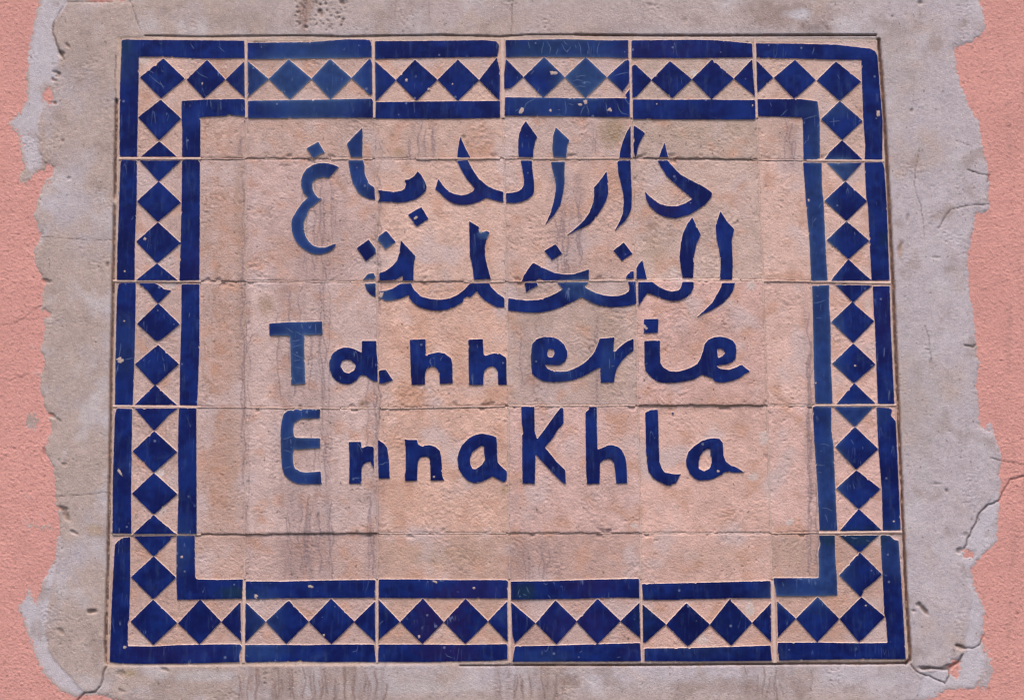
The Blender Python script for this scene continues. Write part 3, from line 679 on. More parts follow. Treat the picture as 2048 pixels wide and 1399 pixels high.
LATIN = [
 ('blue glaze letter T', W('G', 125,182, 340,165, 850,152, 858,325, 840,335, 610,340, 605,500, 612,700, 622,1003, 425,1018, 420,700, 410,360, 380,348, 132,348), None, None),
 ('blue glaze letter a', W('G', 1390,418, 1588,418, 1592,560, 1608,710, 1605,975, 1560,970, 1500,940, 1450,895, 1400,887, 1360,900, 1320,960, 1250,1000, 1190,1015, 1110,1000, 1040,965, 985,900, 950,810, 942,720, 955,660, 990,595, 1060,535, 1140,508, 1220,508, 1300,535, 1388,580),
  W('G', 1125,690, 1185,672, 1270,695, 1308,760, 1285,820, 1215,860, 1150,845, 1098,760), None),
 ('tail of the letter a', W('G', 1622,822, 1715,808, 1815,955, 1690,998, 1628,1005), None, (2, 2)),
 ('blue glaze letter n', W('H', 200,402, 418,395, 425,615, 500,590, 590,572, 680,592, 765,655, 785,740, 790,998, 612,1008, 605,900, 590,830, 555,780, 510,768, 440,795, 415,850, 410,930, 415,1015, 228,1022, 218,900), None, None),
 ('blue glaze letter n', W('H', 1000,402, 1200,392, 1210,600, 1235,625, 1300,600, 1350,587, 1425,588, 1520,650, 1525,1018, 1408,1018, 1400,830, 1370,790, 1335,765, 1270,780, 1225,820, 1210,900, 1205,1020, 1012,1022, 1005,800), None, None),
 ('joined blue glaze letters e and r', W('I', 1085,388, 1290,368, 1275,565, 1300,565, 1350,510, 1450,430, 1550,385, 1548,555, 1470,610, 1390,690, 1330,780, 1300,870, 1285,985, 1100,988, 1095,870, 1092,785, 1060,790, 960,850, 850,910, 720,955, 600,975, 450,982, 320,970, 240,930, 165,870, 150,760, 145,620, 165,460, 230,390, 330,362, 450,368, 530,400, 600,465, 645,560, 645,630, 620,700, 550,752, 480,755, 345,742, 370,795, 440,825, 560,838, 660,828, 760,785, 850,740, 930,670, 1000,590, 1050,490),
  W('I', 395,525, 460,540, 470,590, 440,645, 385,640, 368,590), (2, 3)),
 ('square dot of the letter i', W('J', 323,125, 525,118, 518,312, 323,320), None, None),
 ('joined blue glaze letters i and e', W('J', 328,420, 545,412, 545,600, 550,720, 590,785, 680,835, 780,840, 880,815, 960,785, 1050,735, 1100,650, 1130,560, 1150,465, 1200,405, 1280,370, 1370,362, 1460,378, 1540,420, 1580,480, 1587,570, 1575,665, 1530,710, 1450,745, 1310,762, 1360,800, 1480,815, 1570,785, 1655,743, 1768,835, 1690,880, 1630,930, 1520,970, 1410,990, 1330,985, 1285,970, 1250,930, 1120,882, 1010,945, 880,975, 780,990, 620,998, 530,985, 440,935, 345,830, 332,720),
  W('J', 1322,535, 1380,525, 1428,575, 1415,625, 1335,655), None),
 ('blue glaze letter E', W('K', 440,190, 690,188, 682,312, 560,320, 450,318, 380,345, 335,380, 320,460, 325,540, 350,578, 690,583, 688,718, 520,730, 330,745, 315,800, 320,920, 345,1000, 420,1040, 500,1050, 695,1038, 708,1210, 520,1215, 380,1210, 290,1170, 200,1090, 165,980, 148,760, 145,480, 160,350, 185,260, 230,215, 340,190, 395,192, 425,210), None, None),
 ('left part of the letter n', W('K', 1075,633, 1245,633, 1250,720, 1330,690, 1418,703, 1420,1030, 1400,960, 1370,910, 1320,915, 1280,940, 1255,1000, 1250,1205, 1082,1208, 1085,900), None, None),
 ('right part of the letter n', W('K', 1472,605, 1550,650, 1600,710, 1622,850, 1635,1132, 1480,1135, 1475,900), None, (3, 2)),
 ('blue glaze letter n', W('L', 130,592, 160,605, 305,605, 312,665, 355,690, 480,677, 560,705, 615,755, 632,840, 650,1110, 675,1160, 485,1162, 478,900, 460,850, 400,835, 340,855, 312,910, 303,1165, 138,1168, 132,1080, 145,1040, 145,750), None, None),
 ('blue glaze letter a', W('L', 1200,520, 1300,540, 1385,570, 1392,650, 1400,910, 1450,970, 1525,1030, 1530,1090, 1520,1160, 1490,1183, 1440,1165, 1330,1105, 1270,1140, 1180,1180, 1080,1197, 1000,1170, 920,1095, 865,1000, 850,860, 870,770, 920,670, 1010,580, 1110,530),
  W('L', 1175,690, 1213,695, 1215,790, 1230,880, 1180,950, 1100,1005, 1060,1003, 1030,940, 1025,860, 1060,770), None),
 ('blue glaze letter K', W('M', 150,153, 332,155, 338,500, 370,595, 400,560, 480,450, 590,300, 680,175, 710,163, 730,190, 730,380, 640,490, 590,580, 475,712, 560,810, 640,910, 755,1020, 762,1212, 700,1180, 600,1080, 420,885, 350,808, 340,1208, 170,1203, 165,900, 165,540, 180,520, 160,380), None, None),
 ('blue glaze letter h', W('M', 1070,155, 1185,155, 1185,400, 1195,738, 1250,720, 1330,680, 1400,677, 1470,700, 1530,750, 1575,850, 1592,960, 1600,1198, 1448,1205, 1435,1050, 1415,920, 1380,880, 1330,868, 1280,880, 1230,920, 1222,1205, 1050,1210, 1035,1000, 1030,500, 1028,235, 1080,185), None, None),
 ('blue glaze letter l', W('N', 410,238, 480,200, 585,193, 592,400, 600,700, 608,900, 640,1000, 680,1050, 780,1070, 885,1075, 900,1062, 835,1198, 785,1205, 760,1235, 700,1225, 600,1180, 520,1130, 455,1040, 437,930, 420,750, 415,400), None, None),
 ('blue glaze letter a', W('N', 1350,583, 1425,590, 1470,645, 1480,820, 1510,900, 1590,962, 1620,962, 1690,1000, 1760,1048, 1650,1055, 1500,1045, 1460,1080, 1340,1140, 1260,1158, 1150,1163, 1090,1140, 1020,1070, 968,950, 968,870, 1000,770, 1080,690, 1190,615, 1270,592),
  W('N', 1260,732, 1297,735, 1300,810, 1315,850, 1315,930, 1290,995, 1215,1035, 1140,995, 1145,900, 1160,830, 1200,770), None),
]
for lab, P, hole, at in LATIN:
    glaze_piece(LT, P, hole, lab, at=at, step=1.8)
for P in (W('N', 775,232, 800,228, 803,255, 788,270, 778,258), W('J', 1695,362, 1710,365, 1708,385, 1698,392), W('P1', 1926,942, 1933,945, 1931,960, 1925,955)):
    glaze_piece('glaze_speck', P, step=1.0)

# chips knocked out of the glaze: x, y, rx, ry, angle
CHIPS = [(962, 463, 3.6, 5, .2), (1106, 147, 8.5, 4.5, .1), (1043, 223, 5, 9, .5), (1171, 205, 4, 5, 0), (1219, 220, 5, 4, 0), (1101, 222, 3, 3, 0), (813, 161, 3.2, 3.2, 0), (858, 179, 3, 3, .4),
         (905, 169, 2, 2, 0), (405, 168, 2, 3, 0), (512, 1192, 4.5, 5, .2), (621, 1172, 6, 3.4, 0), (648, 1269, 2.6, 2.4, 0), (948, 1175, 2.8, 2.6, 0), (838, 1272, 2.6, 3, 0),
         (870, 1163, 6, 2.4, .4), (364, 1113, 3.2, 2.8, 0), (240, 720, 7, 6, 0), (250, 1293, 4, 3, .4), (241, 945, 2.8, 11, -.6), (1617, 401, 2.8, 3, 0), (868, 953, 2.6, 2.8, 0), (1436, 942, 3.2, 2.8, 0), (1309, 1164, 1.5, 1.5, 0),
         (832, 436, 5, 3, -.5), (1756, 227, 4, 8, .1), (290, 478, 3, 3, 0), (649, 425, 2, 2, 0), (250, 543, 2, 2, 0), (249, 642, 2, 2, 0), (1731, 1210, 2, 2, 0), (1710, 731, 3, 2, 0), (762, 590, 4, 8, .6), (1290, 655, 4, 6, -.7),
         (1313, 209, 2, 1.6, 0), (1505, 212, 1.6, 2.4, 0), (1631, 766, 2, 2, 0), (1787, 1042, 2.4, 2.2, 0), (1160, 210, 4, 3, 0)]
chips_by = {}
for (cx, cy, rx, ry, a) in CHIPS:
    rc = cell(cx, cy)
    if rc: chips_by.setdefault(rc, []).append((cx, cy, rx, ry, a))
for rc, L_ in chips_by.items():
    for (cx, cy, rx, ry, a) in L_:
        V, F, TN = [], [], []
        n = 18; t = np.arange(n) * 2 * np.pi / n; b0 = len(V) and sum(len(v) for v in V)
        w = .85 + .45 * gn(np.cos(t) * 1.6 + cx, np.sin(t) * 1.6 + cy, 5) + .25 * gn(np.cos(t) * 4 + cx, np.sin(t) * 4 + cy, 2)
        px_ = cx + (rx * np.cos(t) * math.cos(a) - ry * np.sin(t) * math.sin(a)) * w
        py_ = cy + (rx * np.cos(t) * math.sin(a) + ry * np.sin(t) * math.cos(a)) * w
        lv = tile_level(*rc, cx, cy) + GH
        V.append(np.concatenate([pts3(px_, py_, np.full(n, lv + .01)), pts3(cx + (px_ - cx) * .8, cy + (py_ - cy) * .8, np.full(n, lv + .14)), pts3(np.array([cx]), np.array([cy]), np.array([lv + .08]))]))
        for k in range(n):
            k2 = (k + 1) % n
            F += [(b0 + k2, b0 + k, b0 + n + k), (b0 + k2, b0 + n + k, b0 + n + k2), (b0 + n + k2, b0 + n + k, b0 + 2 * n)]
        TN.append(np.tile(np.array([.43, .31, .27]), (2 * n + 1, 1)))
        mesh_obj('glaze_chip', np.concatenate(V) - root_inv, F, [M_CHIP], tiles[rc], np.concatenate(TN))

# hair cracks and scratches in the glaze
SCR = [W('P3', *p) for p in ((220,330, 228,355, 235,385), (345,335, 340,360, 330,395, 328,430), (372,330, 398,380, 392,430), (455,385, 452,405, 440,435), (485,345, 500,380, 520,410, 545,392, 560,368), (500,318, 515,345, 530,352),
        (618,335, 632,370, 640,440), (782,335, 770,370, 765,425), (688,335, 700,375, 702,430), (540,395, 528,420), (590,355, 600,380), (575,640, 610,632, 650,640), (600,610, 640,598, 675,600), (590,690, 630,680, 680,690), (640,655, 690,648, 720,660),
        (1020,682, 985,705, 965,740, 935,735), (972,765, 990,790, 1022,832), (925,820, 935,860, 960,895, 1015,908), (188,868, 205,820, 245,795, 280,780), (285,760, 310,690), (672,835, 650,860, 632,912), (680,835, 695,865, 700,912), (512,800, 520,850, 516,905),
        (832,805, 838,850, 845,900), (540,822, 580,828), (455,870, 475,866), (460,905, 470,900), (610,820, 650,828), (240,590, 270,560), (900,600, 960,582, 1010,575), (150,860, 120,880))]
SCR += [W('G', *p) for p in ((355,240, 400,270, 460,310), (485,290, 545,325, 600,355), (565,188, 578,230, 588,262), (425,422, 500,420, 555,404), (440,510, 500,492, 575,470), (435,590, 510,625, 600,665), (460,690, 520,688, 550,676), (470,780, 530,786, 600,802), (455,930, 470,955, 490,990), (757,190, 762,250, 765,315), (1090,900, 1100,925, 1095,950))]
SCR += [W('K', *p) for p in ((180,605, 240,585, 315,560), (185,750, 240,760, 290,782), (190,1002, 240,985, 295,972), (425,215, 432,260, 430,300), (1480,945, 1540,942, 1565,920, 1615,918), (1190,650, 1230,700, 1262,780), (1140,1140, 1190,1125, 1235,1130), (1160,1120, 1200,1140), (285,700, 300,720))]
SCR += [W('P1', *p) for p in ((1500,345, 1530,390), (1175,590, 1230,640, 1300,690), (1180,560, 1215,580), (1260,640, 1290,700), (1545,560, 1580,590, 1640,620), (1660,790, 1665,850), (1740,800, 1742,870), (1360,690, 1372,710), (1470,1080, 1475,1180), (1720,370, 1770,410), (1480,560, 1500,600))]
SCR += [W('P4', *p) for p in ((480,355, 465,410), (625,880, 625,945), (590,915, 670,905), (400,895, 445,880, 500,865), (440,1010, 430,1060), (420,1050, 405,1080), (280,820, 230,870), (150,770, 160,800))]
SCR += [W('R1', *p) for p in ((270,470, 235,530), (210,630, 180,670), (590,770, 600,800))] + [W('R2', *p) for p in ((125,280, 170,278, 250,252), (160,210, 185,212), (160,430, 210,428))]
SCR += [W('R3', *p) for p in ((150,440, 200,438, 245,458), (110,645, 195,652), (120,720, 165,722), (200,1140, 215,1180, 228,1215), (165,1075, 220,1080, 270,1105), (455,390, 485,440), (480,840, 495,885), (150,505, 170,508), (575,460, 578,490))]
SCR += [W('Q2', *p) for p in ((210,680, 205,740, 190,830), (230,848, 280,838, 340,826), (190,880, 175,930, 162,1000), (182,900, 180,960), (900,375, 890,425), (640,880, 650,960), (430,860, 450,840))]
SCR += [W('S2', *p) for p in ((415,190, 438,175), (505,630, 525,650, 540,670), (1140,660, 1160,648), (1085,290, 1098,285), (80,1180, 120,1200))] + [W('S3', *p) for p in ((1020,1160, 1050,1195, 1115,1220), (480,660, 490,690), (1180,295, 1210,300), (150,700, 90,760), (1090,1120, 1100,1125))]
SCR += [W('S4', *p) for p in ((600,345, 640,390), (1565,1215, 1620,1205), (200,260, 180,350), (300,230, 340,320), (250,330, 300,350), (1800,670, 1815,690), (540,170, 570,200, 600,180), (1040,1150, 1080,1120), (680,160, 695,200))] + [W('S6', *p) for p in ((160,530, 175,570), (800,110, 850,125), (820,125, 860,118), (940,140, 980,150))]
SCR += [W('H', *p) for p in ((650,625, 635,655, 620,690), (510,650, 545,665), (1120,470, 1130,520))] + [W('J', *p) for p in ((330,745, 375,728), (525,580, 548,575), (330,235, 380,245), (335,262, 370,250))] + [W('I', *p) for p in ((1220,660, 1222,720, 1218,800), (1240,770, 1290,760), (1290,560, 1292,680))]
scr_by = {}
for P in SCR:
    rc = cell(*P[len(P) // 2])
    if rc: scr_by.setdefault(rc, []).append(P)
for rc, L_ in scr_by.items():
    V, F, TN = [], [], []; b0 = 0
    for P in L_:
        P = np.array(P); Q = [P[0]]
        for a, b in zip(P[:-1], P[1:]):
            n = max(2, int(np.linalg.norm(b - a) / 2.0))
            Q += [a + (b - a) * (k + 1) / n for k in range(n)]
        Q = np.array(Q); Q = Q + .5 * np.stack([gn(Q[:, 0] / 4, Q[:, 1] / 4, 1), gn(Q[:, 0] / 4, Q[:, 1] / 4, 2)], -1)
        T = np.gradient(Q, axis=0); T /= np.linalg.norm(T, axis=1)[:, None] + 1e-9
        Nn = np.stack([-T[:, 1], T[:, 0]], -1)
        w = (.38 + .18 * gn(Q[:, 0] / 3, Q[:, 1] / 3, 5)) * np.sin(np.linspace(.25, np.pi - .25, len(Q))) + .08
        for sgn in (-1, 1):
            q_ = Q + Nn * w[:, None] * sgn
            lv = tile_level(*rc, q_[:, 0], q_[:, 1]) + GH + .10 * fbm(q_[:, 0], q_[:, 1], 45, 2, 50) + .03 * fbm(q_[:, 0], q_[:, 1], 14, 2, 51) + .03
            V.append(pts3(q_[:, 0], q_[:, 1], lv)); TN.append(np.tile([.10, .14, .24], (len(Q), 1)))
        n = len(Q)
        F += [(b0 + k, b0 + k + 1, b0 + n + k + 1, b0 + n + k) for k in range(n - 1)]; b0 += 2 * n
    o = mesh_obj('glaze_scratch', np.concatenate(V) - root_inv, F, [M_CHIP], tiles[rc], np.concatenate(TN))
    tag(o, kind='stuff')

# ------------------------------------------------------------------ grout
# bed under all the tiles
gx, gy = np.meshgrid(np.arange(206, 1826, 6.0), np.arange(70, 1336, 6.0))
sx, sy = gx.shape[1], gx.shape[0]
x, y = gx.ravel(), gy.ravel()
kb = sdf(x, y, [corner(0, 0), corner(0, 3), corner(0, 6), corner(3, 6), corner(5, 6), corner(5, 3), corner(5, 0), corner(3, 0)]) > 1
bed = mesh_obj('mortar_bed', pts3(x, y, -1.3 + .5 * fbm(x, y, 14, 3, 70)) - root_inv,
               (lambda F_: F_[kb[F_].all(1)])((lambda i: np.stack([i[:-1, :-1], i[1:, :-1], i[1:, 1:], i[:-1, 1:]], -1).reshape(-1, 4))(np.arange(sx * sy).reshape(sy, sx))),
               [M_GROUT], root, clay_tint(x, y, -.1))

def joint(x0, y0, x1, y1, wid, hgt, name='grout_joint', seed=0, level=.3, field=False):
    """a bead of grout along a line, domed, of wandering width"""
    L_ = math.hypot(x1 - x0, y1 - y0); n = max(4, int(L_ / 1.8)); t = np.linspace(0, 1, n)
    dx, dy = (x1 - x0) / L_, (y1 - y0) / L_
    cx = x0 + (x1 - x0) * t; cy = y0 + (y1 - y0) * t
    wan = (1.6 if field else .8) * fbm(cx, cy, 40, 3, 90); cx = cx - dy * wan; cy = cy + dx * wan
    wv = wid * (1 + .38 * fbm(cx, cy, 30, 3, 80 + seed))
    V = []; TN = []
    off = [-1.0, -.75, -.3, .3, .75, 1.0]; hh = [-1.6, -.12, .06, .06, -.12, -1.6]
    for a, b in zip(off, hh):
        jx = cx - dy * a * wv * .5; jy = cy + dx * a * wv * .5
        j = .5 * gn(jx / 5, jy / 5, 6)
        jx = jx - dy * j; jy = jy + dx * j
        V.append(pts3(jx, jy, level + hgt + b + .10 * fbm(jx, jy, 6, 2, 85)))
        TN.append(clay_tint(jx, jy, .0) * .84 + CREAM * .10 if field else (CREAM * .15 + BISC * .85)[None, :] * (1 + .12 * fbm(jx, jy, 12, 2, 88))[:, None])
    V = np.concatenate(V); i = np.arange(len(off) * n).reshape(len(off), n)
    F = np.stack([i[:-1, :-1], i[1:, :-1], i[1:, 1:], i[:-1, 1:]], -1).reshape(-1, 4)
    # facing the viewer
    a, b, c_ = V[F[0, 0]], V[F[0, 1]], V[F[0, 2]]
    if np.cross(b - a, c_ - a)[1] > 0: F = F[:, ::-1]
    return mesh_obj(name, V - root_inv, F, [M_BISC if field else M_GROUT], root, np.concatenate(TN))

def on_col(c, y):
    return float(np.interp(y, [80, 318, 563, 813, 1067, 1324], COLX[c]))
def on_row(r, x):
    return float(np.interp(x, [COLX[k][r] for k in range(7)], ROWY[r]))
WT = {1: 5.4, 2: 6.6, 3: 9.0, 4: 5.0, 5: 5.4}; WB = {1: 7.4, 2: 5.6, 3: 7.6, 4: 4.8, 5: 8.6}
for c in range(1, 6):
    joint(on_col(c, 78), 78, on_col(c, 236), 236, WT[c],   .72, seed=c)
    joint(on_col(c, 1160), 1160, on_col(c, 1324), 1324, WB[c],   .72, seed=c + 2)
for r in range(1, 5):
    joint(238 if r < 2 else 226, on_row(r, 240), 402, on_row(r, 400), 5.2, .68, seed=r)
    joint(1605 + 8 * r, on_row(r, 1610), on_col(6, ROWY[r][6]) - 1, on_row(r, 1790), 6.2 if r != 3 else 5.2, .68, seed=r + 4)
# thin flush joints through the lettered field
for c in range(1, 6):
    for k in range(5):
        ya, yb = max(238, on_row(k, on_col(c, 300 + 200 * k))), min(1158, on_row(k + 1, on_col(c, 300 + 200 * k)))
        lv = .5 * (TILE_OFF.get((k, c - 1), .1) + TILE_OFF.get((k, c), .1))
        joint(on_col(c, ya), ya + 1, on_col(c, yb), yb - 1, 5.0, .06, seed=c + k, level=lv + .05, field=True)
# bright lips of grout, and recessed runs, along the rows: row, x from, x to, width, height
for (r, xa, xb, w, h) in ((1, 400, 490, 3, 0), (1, 494, 660, 3.5, -.5), (1, 662, 745, 6, .35), (1, 750, 830, 3, .1), (1, 832, 1000, 6, .35), (1, 1008, 1060, 3.5, .0), (1, 1062, 1255, 7, .4), (1, 1262, 1500, 5, -.5), (1, 1505, 1612, 3.5, .1),
                      (2, 400, 490, 5, -.5), (2, 494, 700, 3.5, .1), (2, 702, 925, 6, -.3), (2, 927, 1010, 6.5, .2), (2, 1016, 1170, 3.5, .3), (2, 1172, 1270, 7, .25), (2, 1275, 1480, 8, .4), (2, 1482, 1620, 5, -.5),
                      (3, 400, 490, 3, .1), (3, 493, 680, 4, .25), (3, 682, 760, 6, -.6), (3, 762, 1010, 4.5, -.2), (3, 1018, 1270, 4.5, .3), (3, 1280, 1530, 8, -.7), (3, 1535, 1630, 6, -.2),
                      (4, 425, 488, 7, -.8), (4, 494, 750, 7.5, -.9), (4, 757, 1012, 4, .1), (4, 1018, 1278, 3.5, .0), (4, 1284, 1538, 4.5, -.4), (4, 1543, 1636, 4, .2)):
    c = next(k for k in range(6) if xa < on_col(k + 1, 600) + 12)
    joint(xa, on_row(r, xa), xb, on_row(r, xb), w, h, seed=r + xa % 7, level=TILE_OFF.get((r, min(5, c)), .1), field=True)

# ------------------------------------------------------------------ the wall: pink stucco coat, cement patch over it
wall = bpy.data.objects.new('wall', None); sc.collection.objects.link(wall)
tag(wall, 'pink stucco wall with a ragged grey cement patch around the tile sign', 'wall')

OUT = [(80, -70), (75, 0), (65, 45), (56, 100), (52, 145), (50, 195), (35, 220), (10, 245), (30, 270), (39, 300), (47, 340), (62, 352), (88, 338), (102, 345), (82, 380), (67, 430), (82, 470), (67, 505), (75, 540), (90, 565),
       (80, 615), (87, 645), (80, 700), (87, 724), (75, 774), (92, 819), (102, 859), (87, 899), (107, 939), (110, 999), (117, 1059), (107, 1114), (85, 1159), (70, 1200), (58, 1165), (48, 1190), (32, 1214), (50, 1264), (65, 1309), (82, 1344),
       (115, 1379), (150, 1394), (200, 1390), (240, 1402), (500, 1440), (1000, 1450), (1500, 1440), (1800, 1415), (1870, 1396), (1895, 1377), (1930, 1379), (1955, 1374), (1975, 1324), (1965, 1274), (1970, 1214), (1950, 1174), (1942, 1139), (1960, 1114), (1995, 1084),
       (2000, 999), (2002, 899), (1987, 864), (1960, 849), (1960, 824), (1952, 764), (1960, 724), (1955, 700), (1952, 635), (1940, 575), (1937, 500), (1947, 465), (1952, 430), (1977, 425), (1980, 350), (1967, 300), (1960, 245), (1935, 200),
       (1915, 140), (1910, 95), (1945, 85), (1972, 65), (1972, 30), (1960, 0), (1950, -70), (1500, -110), (1000, -90), (500, -105)]
BARE = [(203, -2, 34, 7), (97, 345, 7, 16), (98, 193, 7, 13), (1936, 1107, 9, 6), (88, 628, 9, 6), (1910, 1335, 9, 14), (1952, 470, 6, 18)]
SMEAR = [(55, 738, 15, 26), (62, 842, 16, 26), (90, 1055, 30, 14), (45, 1215, 14, 40), (1968, 1340, 22, 45), (50, 350, 16, 22), (1975, 880, 20, 30), (100, 480, 1, 1)]
LAYER = [(140, -60), (135, 5), (108, 45), (105, 65), (120, 110), (112, 150), (105, 180), (88, 210), (78, 250), (78, 300), (98, 335), (60, 400), (40, 700), (60, 1000), (110, 1130), (90, 1250), (100, 1310), (130, 1340), (180, 1400), (200, 1480),
         (1850, 1480), (1830, 1400), (1850, 1345), (1900, 1335), (1928, 1300), (1945, 1200), (1930, 1130), (1930, 1080), (1980, 1000), (2030, 900), (2030, 300), (2040, -60)]
# cracks: outline, width, depth
CRACKS = [([(1026, -10), (1023, 30), (1025, 50), (1021, 72)], .9, .8), ([(255, -5), (266, 12), (272, 35), (281, 60)], .7, .6), ([(83, 473), (130, 477), (170, 479), (224, 480)], .6, .4), ([(105, 992), (160, 990), (214, 984)], .7, .5),
          ([(212, 1332), (206, 1352), (203, 1368), (190, 1384), (170, 1384), (155, 1400)], 1.5, 2.0), ([(1822, 1328), (1838, 1345), (1862, 1353), (1890, 1366), (1898, 1352), (1897, 1340)], 1.2, 1.6),
          ([(2060, 948), (2045, 952), (2022, 958), (2008, 980), (1998, 1002), (1975, 1010), (1960, 1025), (1948, 1050), (1936, 1075), (1930, 1096)], 1.4, 2.0),
          ([(1878, 456), (1888, 438), (1900, 420), (1930, 412), (1978, 408)], 1.0, 1.0), ([(1838, 300), (1832, 335), (1828, 372), (1840, 405), (1846, 440), (1848, 480)], .7, .6), ([(1850, 650), (1858, 680), (1862, 720)], .7, .5),
          ([(-10, 652), (25, 648), (45, 638), (65, 622), (82, 612)], .8, .5), ([(1843, 1336), (1870, 1336), (1896, 1338), (1915, 1324), (1925, 1310)], 2.2, 1.8), ([(1912, 1290), (1930, 1296), (1945, 1296), (1960, 1288), (1967, 1270)], 1.2, 1.4),
          ([(1910, 282), (1940, 290)], .6, .5), ([(1980, 915), (2010, 922), (2060, 930)], 1.0, .8), ([(232, 112), (230, 160), (232, 205)], .8, .8), ([(108, 48), (106, 66), (116, 95), (122, 110), (128, 120)], 1.6, 1.2), ([(20, 760), (45, 752), (60, 748)], .8, .5),
          ([(135, 5), (170, 4), (225, 5)], 1.0, .7), ([(1935, 340), (1978, 352), (1975, 365)], 1.2, 1.0), ([(1930, 690), (1945, 694), (1950, 690)], 1.6, 1.4), ([(105, 60), (108, 45), (125, 15)], .9, .6)]
# pits and gouges: x, y, rx, ry, angle, depth mm
PITS = [(123, 108, 6, 5, .6, 3), (136, 92, 6, 3, .8, 2), (112, 145, 8, 3, .2, 2), (118, 150, 4, 4, 0, 2), (108, 161, 5, 3, .3, 2), (110, 206, 3, 3, 0, 2), (125, 282, 3, 3, 0, 1.6), (126, 1016, 9, 4, .3, 2.4), (132, 1030, 5, 12, -.5, 2.6), (148, 1064, 8, 3, .5, 2),
        (184, 1222, 9, 4, -.1, 3.2), (122, 1262, 4, 9, -.8, 1.6), (1847, 1218, 4, 13, -.7, 3.5), (1836, 1208, 5, 4, 0, 2), (1827, 1221, 4, 3, 0, 2), (1893, 981, 3, 4, 0, 2), (1800, 495, 4, 12, .4, 1.6), (1816, 437, 3, 8, .1, 1.4), (1872, 515, 9, 3, .1, 1.0), (1823, 222, 3, 4, 0, 1.8),
        (1840, 6, 4, 4, 0, 2), (1785, 34, 2, 2, 0, 1.5), (215, 530, 3, 5, 0, 1.8), (138, 357, 3, 3, 0, 1.4), (93, 562, 10, 4, .2, 2), (103, 830, 8, 4, .6, 1.8), (118, 840, 7, 3, .6, 1.4), (130, 928, 5, 4, 0, 1.5), (1875, 967, 8, 2.5, 0, 1.0), (1861, 724, 3, 6, 0, 1.2),
        (88, 904, 3, 10, 0, 2), (1920, 1293, 9, 5, .3, 2.5), (1900, 1330, 22, 3.5, -.3, 1.8), (1850, 1335, 16, 3.5, 0, 2), (242, 1345, 9, 6, .2, 1.2), (244, 1381, 6, 3, .3, 1.2), (330, 1338, 10, 3, .3, 1.4), (1932, 1068, 5, 5, 0, 1.5), (1918, 1100, 5, 6, .3, 2.4), (1325, 37, 9, 2, .4, -.6),
        (2018, 253, 4, 3, 0, 1.5), (1998, 247, 2, 2, 0, 1.2), (2035, 1226, 4, 3, 0, 1.5), (1978, 1378, 3, 4, 0, 1.5), (1972, 102, 2, 4, 0, 1.2), (1975, 223, 2, 2, 0, 1), (2021, 383, 3, 4, 0, 1), (25, 1200, 2, 2, 0, 1), (1300, 10, 5, 4, 0, 1.2), (1370, 42, 4, 5, .4, 1.0), (1650, 55, 12, 3, .7, .9), (1810, 30, 3, 3, 0, .8)]
R_ = np.random.default_rng(12)
for k in range(150):
    px_, py_ = 590 + 105 * R_.random(), -8 + 66 * R_.random()
    s = R_.uniform(.9, 2.6)
    PITS.append((px_, py_, s * 1.1, s, 0, R_.uniform(.6, 1.6)))
PITS += [(640, 25, 5, 5, 0, 2.6), (684, 6, 5, 4, 0, 2.2), (611, 55, 3, 3, 0, 2), (643, 32, 3, 4, .3, 2.2)]
for k in range(90):
    PITS.append((R_.uniform(60, 2000), R_.uniform(-20, 1410), R_.uniform(.8, 2.0), R_.uniform(.8, 1.6), R_.uniform(0, 3), R_.uniform(.4, 1.0)))
for (cx, cy, rx, ry, n) in ((700, 60, 60, 8, 14), (115, 150, 14, 30, 22), (118, 1150, 18, 90, 40), (560, 1350, 60, 22, 26), (1835, 600, 50, 60, 16), (1930, 360, 30, 60, 30), (1850, 900, 60, 90, 30), (130, 920, 16, 20, 16), (150, 1290, 40, 30, 26), (1600, 50, 80, 20, 30)):
    for k in range(n):
        PITS.append((cx + rx * R_.normal() * .6, cy + ry * R_.normal() * .6, R_.uniform(.9, 2.4), R_.uniform(.8, 1.8), R_.uniform(0, 3), R_.uniform(.4, 1.3)))

# the open joint round the sign: outline, width px, depth, brownness
GROOVE = [([(1757, 80), (1764, 160), (1771, 268), (1776, 360), (1786, 560), (1797, 830), (1806, 1050), (1813, 1200), (1820, 1300), (1820, 1318), (1812, 1325)], 6.2, 2.6, 1.),
          ([(1812, 1325), (1760, 1326), (1600, 1326), (1400, 1328), (1200, 1329), (1030, 1329)], 3.6, 3.0, .95), ([(1030, 1329), (990, 1330), (920, 1330)], 2.6, 2.0, .8),
          ([(1752, 71), (1650, 71), (1500, 72), (1300, 72), (1150, 70)], 3.0, 2.2, 1.), ([(1150, 70), (1060, 70), (1003, 74), (880, 71), (752, 73), (690, 74), (600, 72), (500, 73), (400, 74), (290, 72)], 1.9, 1.8, .85),
          ([(233, 200), (231, 300), (229, 420), (227, 520), (225, 640), (222, 760), (221, 860), (219, 960), (217, 1071), (215, 1157), (211, 1290), (213, 1325)], 5.4, 2.8, .9)]

